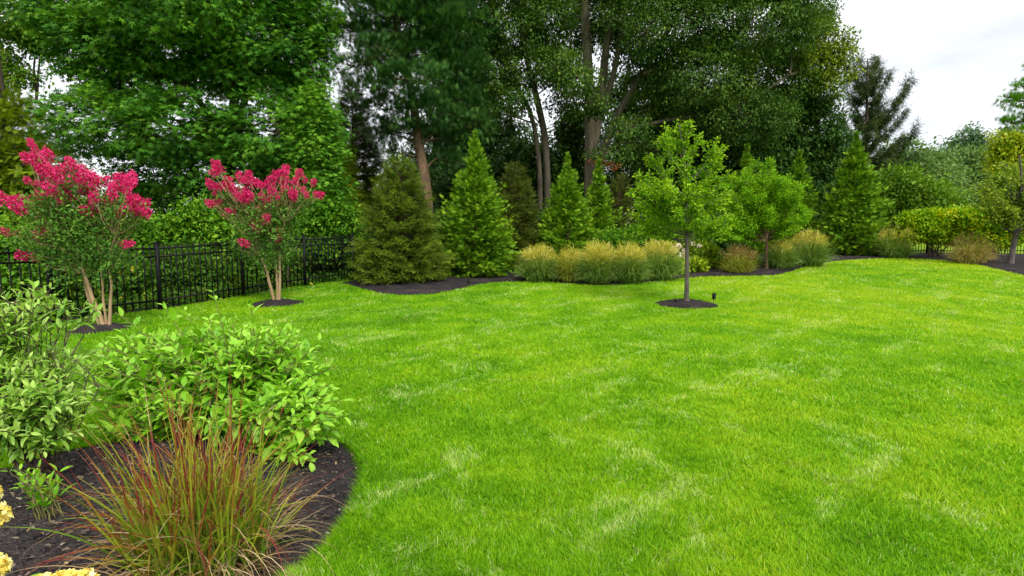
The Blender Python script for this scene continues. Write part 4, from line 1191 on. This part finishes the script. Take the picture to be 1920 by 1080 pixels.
daylily('strappy lime green clump left of the brownish grass', 1352, 18.9, .75)
daylily('strappy green clump in front of the brownish grass', 1390, 19.2, .7)
daylily('low strappy clump left of the small tree trunk', 1412, 19.6, .55, n=120)
# hydrangea with cream heads
def flower_ball(G, c, r, n, sz):
    d = rdir(n); d[:, 2] = np.abs(d[:, 2]) * 1.0 - .25; d = norm(d)
    scatter(G, T_PETAL, c + d * r * rng.uniform(.75, 1, (n, 1)), d * .6 + rdir(n) * .8, d + rdir(n) * .4, sz * rng.uniform(.7, 1.2, n), rng.uniform(0, 1, n))
hr = perennial('hydrangea with cream flower heads beside the tallest golden grass', 1290, 18.6, 1.05, .42, 190, 'edge_leaf', 'hydrangea', 'hydrangea')
Gf = Geo(); flower_ball(Gf, np.zeros(3), .10, 70, .055)
fm = Gf.mesh('flower_head', M['cream_flower'])
ho = np.array(hr.location)
for (q, r) in [(1272, 462), (1263, 470), (1310, 462), (1298, 458), (1278, 480), (1284, 470), (1270, 490), (1281, 498), (1275, 506), (1290, 486)]:
    f = bpy.data.objects.new('flower_head', fm); COL.objects.link(f); f.parent = hr
    f.location = PT(q, r, ho[1] - .3 + rng.uniform(-.15, .15)) - ho; s = rng.uniform(.7, 1.1); f.scale = (s, s, s); f.rotation_euler = (rng.uniform(-.4, .4), rng.uniform(-.4, .4), rng.uniform(0, 6))

# ------------------------------------------------------------------ fences
def fence(label, pts, Hs, pick, gap, rail_h, name='metal_fence', individual=True, ph=.08, pr=.011):
    pts = [np.array(p) for p in pts]
    o = np.array([pts[0][0], pts[0][1], hgt(*pts[0][:2])])
    root = thing(name, label, 'fence', o)
    pm = Geo()
    pm.add(*box((0, 0, Hs * .5), (pr * 1.7, pr * 1.7, Hs)))
    pm.add(*tube([(0, 0, Hs), (0, 0, Hs + .02)], [pr, .001], 4))
    pmesh = pm.mesh('picket', M['black_metal'])
    for a, b in zip(pts[:-1], pts[1:]):
        L_ = np.linalg.norm(b[:2] - a[:2])
        ang = math.atan2(b[1] - a[1], b[0] - a[0])
        za, zb = hgt(*a[:2]), hgt(*b[:2])
        n = int(round(L_ / gap))
        for k in range(1, n):
            u = k / n
            q = a[:2] * (1 - u) + b[:2] * u
            z = za * (1 - u) + zb * u
            if individual:
                p = bpy.data.objects.new('picket', pmesh); COL.objects.link(p); p.parent = root
                p.location = (q[0] - o[0], q[1] - o[1], z - o[2] + .04); p.rotation_euler = (0, 0, ang)
        if not individual:
            G = Geo()
            for k in range(1, n):
                u = k / n
                q = a[:2] * (1 - u) + b[:2] * u
                z = za * (1 - u) + zb * u
                G.add(*box((q[0] - o[0], q[1] - o[1], z - o[2] + .04 + Hs / 2), (pr * 1.7, pr * 1.7, Hs)))
            G.build('picket_panel', M['black_metal'], root)
        for rh in rail_h:
            G = Geo()
            m = (a[:2] + b[:2]) / 2 - o[:2]
            V, Fc = box((0, 0, 0), (L_ - .065, .028, .034))
            c, s = math.cos(ang), math.sin(ang)
            V2 = np.stack([V[:, 0] * c - V[:, 1] * s + m[0], V[:, 0] * s + V[:, 1] * c + m[1], V[:, 2] + rh + .04 + (za + zb) / 2 - o[2] + V[:, 0] / L_ * (zb - za)], 1)
            G.add(V2, Fc).build('rail', M['black_metal'], root)
    for p in pts:
        G = Geo()
        z = hgt(*p[:2]) - o[2]
        G.add(*box((p[0] - o[0], p[1] - o[1], z + (Hs + ph) / 2), (.062, .062, Hs + ph)))
        G.add(*box((p[0] - o[0], p[1] - o[1], z + Hs + ph + .011), (.075, .075, .022)))
        q = G.build('post', M['black_metal'], root)
fence('black metal picket fence with square posts behind the pink flowering trees',
      [(-9.55, 6.4), (-8.72, 8.0), (-7.83, 9.6), (-6.95, 11.15), (-6.15, 12.95), (-5.38, 14.75), (-4.62, 16.55)], 1.24, None, .13, (.16, 1.02, 1.18))
fence('low black metal fence behind the right hedge', [(14.6, 24.6), (16.4, 24.9), (18.2, 25.0), (20, 25.0), (21.8, 24.9), (23.6, 24.7)], 1.05, None, .13, (.16, .9, 1.0), individual=False)

# ------------------------------------------------------------------ crepe myrtles
def panicle_mesh():
    G = Geo()
    n = 170
    t = rng.uniform(0, 1, n)
    d = rdir(n)
    r = .075 * np.sin(np.pi * np.clip(t * .85 + .12, 0, 1)) ** .7
    P = np.stack([d[:, 0] * r, d[:, 1] * r, t * .20 - .04 + d[:, 2] * .02], 1) + rng.normal(0, .02, (n, 3))
    scatter(G, T_PETAL, P, d + rdir(n) * .7, d + rdir(n) * .6, .038 * rng.uniform(.6, 1.2, n), rng.uniform(0, 1, n))
    return G.mesh('blossom', M['myrtle_flower'])
PAN = [panicle_mesh() for _ in range(3)]
def myrtle(label, o, trunks, lobes, blooms, ncl, name='crepe_myrtle', bs=1.0):
    root = thing(name, label, 'flowering tree', o, 'pink flowering trees in front of the fence')
    Y = o[1]
    G, B = Geo(), Geo()
    Lb = px_lobes(lobes, Y, o)
    c, idx = crown_fill(G, Lb, ncl, 12, .09, T_OVAL, .06, axis=(.5, .25, .7), nrm=(.3, .7, .6), shell=(.2, 1.05))
    ends = []
    for pts, r0, r1 in trunks:
        w = [PT(q[0], q[1], Y + (q[2] if len(q) > 2 else 0)) - o for q in pts]
        w[0][2] = .02
        ends.append(limb(B, w, r0, r1, 8, 16, .004))
    B.build('trunk', M['bark_tan'], root, smooth=True)
    allt = np.vstack(ends)
    allt = allt[allt[:, 2] > .9]
    Tw = Geo()
    bp = []
    blooms = list(blooms) + [(q + rng.uniform(-13, 13), r + rng.uniform(-11, 11)) for q, r in blooms[:40]]
    for (q, r) in blooms:
        dY = rng.uniform(-.45, .45)
        p = PT(q + rng.uniform(-4, 4), r + rng.uniform(-4, 4), Y + dY) - o
        bp.append(p)
        s = allt[np.argmin(np.linalg.norm(allt - p * np.array([.75, .75, .72]), axis=1))]
        m = s * .5 + p * .5 + np.array([0, 0, -.05]) + rng.normal(0, .04, 3)
        cc = limb(Tw, [s, m, p], .009, .004, 5, 8)
        k = 16
        ii = rng.integers(2, len(cc), k)
        d = rdir(k)
        scatter(G, T_OVAL, cc[ii] + d * .03, d * .7 + UP * .3, UP * .7 + rdir(k) * .6, .05 * rng.uniform(.6, 1.2, k), rng.uniform(0, 1, k))
    for q in c[:: max(1, len(c) // 90)]:
        s = allt[np.argmin(np.linalg.norm(allt - q * np.array([.7, .7, .8]), axis=1))]
        limb(Tw, [s, (s + q) / 2 + rng.normal(0, .03, 3), q], .007, .003, 4, 6)
    Tw.build('branches', M['bark_tan'], root, smooth=True)
    G.build('crown', M['myrtle_leaf'], root)
    cen = np.array([0, 0, 1.2])
    for p in bp:
        f = bpy.data.objects.new('blossom', PAN[rng.integers(3)]); COL.objects.link(f); f.parent = root
        f.location = p
        d = Vector(norm(p - cen) + UP * .45 + rng.normal(0, .35, 3))
        f.rotation_euler = d.to_track_quat('Z', 'Y').to_euler()
        s = rng.uniform(.42, .85) * bs; f.scale = (s, s, s * rng.uniform(.9, 1.35))
BL1 = [(65, 280), (85, 292), (58, 302), (64, 312), (78, 320), (94, 322), (110, 330), (130, 310), (145, 320), (155, 335), (120, 345), (95, 350), (75, 350), (40, 372), (20, 375), (36, 390), (75, 375), (88, 370), (105, 360), (125, 372), (140, 376), (158, 365), (170, 350), (182, 365), (160, 385), (185, 395), (195, 385),
       (210, 355), (225, 345), (237, 350), (248, 344), (215, 365), (235, 370), (256, 376), (268, 390), (255, 400), (264, 405), (245, 395), (228, 400), (130, 388), (115, 380), (180, 345), (168, 335), (-5, 430), (12, 434), (32, 436), (45, 482), (62, 480), (78, 440), (92, 434), (235, 460), (124, 410), (148, 350), (135, 340), (100, 335), (172, 378), (150, 392), (200, 370), (28, 378), (50, 345)]
myrtle('pink flowering multi stemmed tree nearest the left edge', C_MYR1,
       [([(195, 606), (168, 545), (150, 490), (120, 420)], .038, .014), ([(200, 606), (192, 550), (188, 480), (170, 400, .2)], .022, .009), ([(204, 606), (208, 540), (205, 480), (230, 400, -.2)], .026, .01), ([(188, 606), (160, 540, .2), (150, 470, .3), (90, 400, .3)], .028, .01)],
       [(150, 430, 70, 45), (110, 440, 60, 40), (190, 440, 55, 45), (165, 490, 66, 34), (205, 500, 40, 30), (205, 395, 50, 30), (95, 395, 50, 30), (140, 380, 60, 34), (235, 400, 30, 25), (75, 460, 50, 25), (120, 490, 50, 25), (60, 390, 36, 20), (150, 345, 40, 20)], BL1, 640)
BL2 = [(407, 306), (400, 325), (415, 322), (398, 345), (420, 338), (410, 355), (430, 355), (425, 370), (440, 360), (455, 340), (465, 332), (450, 365), (470, 350), (480, 345), (410, 380), (415, 392), (435, 385), (455, 380), (470, 370), (490, 370), (500, 350), (510, 345), (520, 335), (530, 332), (540, 340), (550, 345), (565, 333), (572, 340),
       (535, 360), (550, 365), (565, 365), (575, 372), (588, 370), (520, 370), (505, 375), (545, 378), (485, 400), (490, 410), (480, 420), (495, 425), (505, 415), (485, 430), (440, 400), (425, 402), (463, 457), (516, 450), (526, 440), (492, 390), (500, 405), (512, 360), (528, 350), (445, 372), (462, 362), (402, 365)]
myrtle('pink flowering tree in the second mulch ring farther along the fence', C_MYR2,
       [([(514, 560), (500, 510), (488, 480), (460, 400)], .034, .012), ([(520, 560), (518, 500), (510, 440), (500, 380, .2)], .028, .01), ([(523, 560), (525, 500), (526, 450), (545, 380, -.2)], .03, .012)],
       [(480, 430, 46, 36), (510, 450, 46, 40), (500, 485, 38, 24), (440, 390, 34, 24), (540, 390, 40, 24), (500, 400, 50, 30), (465, 465, 30, 20), (525, 420, 36, 30), (560, 375, 24, 14), (420, 365, 24, 18), (535, 470, 22, 22)], BL2, 520, bs=1.05)

# small dark lights
def spot(label, p, name='garden_spotlight', h=.16):
    root = thing(name, label, 'garden light', p, 'small garden lights')
    G = Geo(); G.add(*tube([(0, 0, -.05), (0, 0, h * .5)], [.008, .008], 6)); G.build('stake', M['fixture'], root)
    G = Geo()
    G.add(*tube([(0, 0, h * .4), (0, 0, h * .45), (.006, 0, h * 1.0), (.008, 0, h * 1.25)], [.004, .032, .042, .04], 12), )
    G.build('lamp_head', M['fixture'], root, smooth=True)
    G = Geo(); V, Fc = tube([(.008, 0, h * 1.2), (.008, 0, h * 1.215)], [.036, .001], 12); G.add(V, Fc).build('lens', M['lamp_glass'], root)
spot('upright black spotlight at the right rim of the mulch ring', GR(1338, 569) + UP * .02)
spot('low dark spotlight left of the young tree trunk', GR(1268, 573) + UP * .04, h=.07)
spot('tiny dark spotlight in the mulch before the evergreens', GR(879, 537) + UP * .03, h=.12)

# ------------------------------------------------------------------ foreground bed
def near_shrub(name, label, o, lobes_px, nst, T, lsize, leaf, stem, pairs=(4, 8), r=.006, up=.35, tall=None, base_r=.18, lowleaf=.42, droop=.15, mains=False):
    root = thing(name, label, 'shrub', o)
    Lb = []
    for px, py, rx, ry, Y in lobes_px:
        k = Y / F
        Lb.append([*(PT(px, py, Y) - o), rx * k, (rx + ry) * .5 * k, ry * k])
    Lb = np.array(Lb)
    G, B = Geo(), Geo()
    wt = Lb[:, 3] * Lb[:, 4]
    ends = []
    mc = []
    if mains:
        for l in Lb:
            for q in range(2):
                e = l[:3] + rng.normal(0, .35, 3) * l[3:6]
                mc.append(limb(B, [rng.normal(0, .09, 3) * [1, 1, 0], e * [.45, .45, .5] + rng.normal(0, .03, 3), e], r * 2.4, r * 1.1, 6, 14, .006))
    for s in range(nst):
        li = rng.choice(len(Lb), p=wt / wt.sum())
        l = Lb[li]
        d = rdir(1)[0]
        d[2] = abs(d[2]) if rng.uniform() < .75 else d[2]
        e = l[:3] + d * l[3:6] * rng.uniform(.45, 1.0)
        ends.append((e, None if not mains else mc[li * 2 + s % 2]))
    for t in (tall or []):
        ends.append((PT(*t) - o, True))
    P, D, NN, SC, VV = [], [], [], [], []
    for e, tl in ends:
        a = rng.uniform(0, 6.28); rr = base_r * math.sqrt(rng.uniform())
        s = np.array([math.cos(a) * rr, math.sin(a) * rr, 0.0]) + np.array([e[0], e[1], 0]) * .25
        if mains and tl is not None and tl is not True:
            s = tl[rng.integers(len(tl) // 2, len(tl))]
        m = s * .45 + e * .55 + np.array([-(e - s)[0] * .12, -(e - s)[1] * .12, .12 * (e[2] - s[2])])
        c = limb(B, [s, m, e], r * rng.uniform(.8, 1.3), r * .4, 5, 12, .003)
        seg = np.linalg.norm(np.diff(c, axis=0), axis=1); cl = np.concatenate([[0], np.cumsum(seg)])
        np_ = rng.integers(*pairs)
        if tl is True: np_ = 9
        us = np.linspace(lowleaf if tl is not True else .5, .98, np_) + rng.normal(0, .015, np_)
        ph = rng.uniform(0, np.pi)
        for q, u in enumerate(us):
            x = np.array([np.interp(np.clip(u, 0, 1) * cl[-1], cl, c[:, k]) for k in range(3)])
            i = min(int(np.clip(u, 0, .99) * (len(c) - 1)), len(c) - 2)
            tg = norm(c[i + 1] - c[i])
            u1 = norm(np.cross(tg, [.2, .9, .1])); u2 = np.cross(tg, u1)
            an = ph + q * np.pi / 2
            sd = u1 * math.cos(an) + u2 * math.sin(an)
            last = q >= np_ - 2
            for sg in (-1, 1):
                dd = sd * sg * (1.0 if not last else .75) + tg * (.35 if not last else .8) + UP * (up * .5 - droop * (1 - u)) + rng.normal(0, .15, 3)
                P.append(x + sd * sg * .006); D.append(dd)
                NN.append(UP * 1.0 + tg * .3 + rng.normal(0, .28, 3))
                SC.append(lsize * rng.uniform(.5, 1.2) * (.6 if q == np_ - 1 else (.85 if last else 1)))
                VV.append(np.clip(.25 + .45 * (u - lowleaf) / (1 - lowleaf) + rng.normal(0, .16) + (.15 if last else 0), 0, 1))
    scatter(G, T, np.array(P), np.array(D), np.array(NN), np.array(SC), np.array(VV))
    B.build('stems', stem, root, smooth=True)
    G.build('foliage', leaf, root, smooth=True)
    return root

o = base(430, 4.3); o[2] += .04
near_shrub('leafy_shrub', 'big bright green broad leaved shrub in the front bed', o,
           [(340, 690, 140, 75, 4.5), (480, 690, 125, 85, 4.3), (560, 770, 80, 90, 4.0), (240, 690, 80, 55, 4.7), (420, 655, 130, 65, 4.8), (590, 700, 50, 60, 4.3), (400, 760, 150, 60, 4.2), (575, 840, 75, 75, 3.7), (540, 800, 90, 80, 3.8), (600, 800, 60, 80, 3.75), (470, 800, 90, 60, 3.9), (220, 740, 70, 80, 4.5), (300, 760, 110, 70, 4.3), (250, 800, 80, 40, 4.2), (190, 690, 60, 50, 4.8), (260, 650, 70, 40, 4.8), (600, 770, 45, 70, 4.0), (520, 640, 70, 40, 4.7)],
           1000, T_BIG, .115, M['shrub'], M['stem_green'], tall=[(400, 548, 4.3), (215, 585, 4.9), (540, 600, 4.5), (345, 580, 4.6), (305, 570, 4.9), (470, 575, 4.4), (255, 610, 4.8), (600, 640, 4.3)], lowleaf=.34, pairs=(5, 9))
o = base(30, 3.35); o[2] += .04
near_shrub('twiggy_shrub', 'grey green open twiggy shrub at the left edge', o,
           [(40, 580, 95, 55, 3.5), (150, 590, 30, 30, 3.6), (10, 720, 120, 70, 3.3), (60, 760, 110, 70, 3.2), (-20, 620, 110, 80, 3.4), (40, 810, 95, 60, 3.15), (110, 700, 60, 60, 3.4), (130, 770, 50, 40, 3.3), (120, 690, 70, 40, 3.6), (100, 830, 70, 40, 3.2), (-60, 720, 100, 120, 3.3)],
           380, T_NARROW, .084, M['pale_shrub'], M['stem_brown'], pairs=(4, 7), r=.003, base_r=.2, lowleaf=.25, mains=True)
# low sprouts at its foot
o = base(70, 2.95); o[2] += .04
near_shrub('seedling', 'low leafy seedling at the foot of the twiggy shrub', o, [(60, 900, 50, 35, 2.95)], 16, T_NARROW, .09, M['shrub'], M['stem_green'], pairs=(2, 4), r=.004, base_r=.06, lowleaf=.4)

# red tipped ornamental grass
def red_grass():
    o = base(345, 2.5); o[2] = .05
    root = thing('red_switch_grass', 'red tipped ornamental grass clump in the front mulch bed', 'grass', o)
    G = Geo()
    for k in range(46):                       # the clump is many small tufts, each with a lean of its own
        a = rng.uniform(0, 6.28); q = math.sqrt(rng.uniform())
        p = np.array([math.cos(a) * q * .27, math.sin(a) * q * .2, 0])
        h = rng.uniform(.70, 1.04) * (1 - .15 * q)
        blade_fan(G, 7, h, .06, (62, 90), (-.25, .9), .011, 9, (.6, 1.05), tcol=True, pos=p)
        blade_fan(G, 6, h * .9, .06, (55, 88), (.3, 2.6), .0105, 9, (.5, 1.1), tcol=True, pos=p)
        if k % 3 == 0: blade_fan(G, 5, h * .7, .06, (18, 60), (.1, 1.6), .008, 9, (.6, 1.2), tcol=True, pos=p)
    G.build('blades', M['red_grass'], root)
    D_ = Geo()
    for k in range(30):
        a = rng.uniform(0, 6.28); q = rng.uniform(0, .26)
        blade_fan(D_, 3, .5, .05, (40, 88), (.8, 3.2), .0065, 10, (.6, 1.2), pos=np.array([math.cos(a) * q, math.sin(a) * q * .8, .03]))
    blade_fan(D_, 330, .42, .3, (10, 80), (.4, 2.6), .006, 8, (.5, 1.2))
    D_.build('dry_blades', M['dry'], root)
    S_ = Geo()
    plumes(S_, 26, .92, .4, .09, .6)
    S_.build('seed_heads', M['red_grass'], root)
red_grass()

# yellow flowers at the lower left corner
def yellow():
    o = np.array([-1.62, 1.75, .03])
    root = thing('yellow_flower_plant', 'plant with ruffled yellow flower heads at the lower left corner', 'flowers', o)
    G, B = Geo(), Geo()
    heads = [(-17, 972, 1.95, .047), (-17, 1069, 1.85, .044), (118, 1106, 1.75, .05), (152, 1099, 1.78, .04), (72, 1110, 1.7, .043), (-30, 930, 2.0, .04)]
    P = []
    for q, r, Y, rad in heads:
        p = PT(q, r, Y) - o
        P.append((p, rad))
        limb(B, [(0, 0, 0), (p[0] * .4, p[1] * .4, p[2] * .5), p], .006, .004, 5, 7)
    crown_fill(G, [[-.12, -.12, .26, .2, .16, .13]], 50, 6, .04, T_BIG, .06, shell=(.2, 1))
    B.build('stems', M['stem_green'], root, smooth=True)
    G.build('foliage', M['shrub'], root)
    for p, rad in P:
        H_ = Geo(); flower_ball(H_, np.zeros(3), rad, 460, .019)
        f = H_.build('flower_head', M['yellow_flower'], root); f.location = p
yellow()
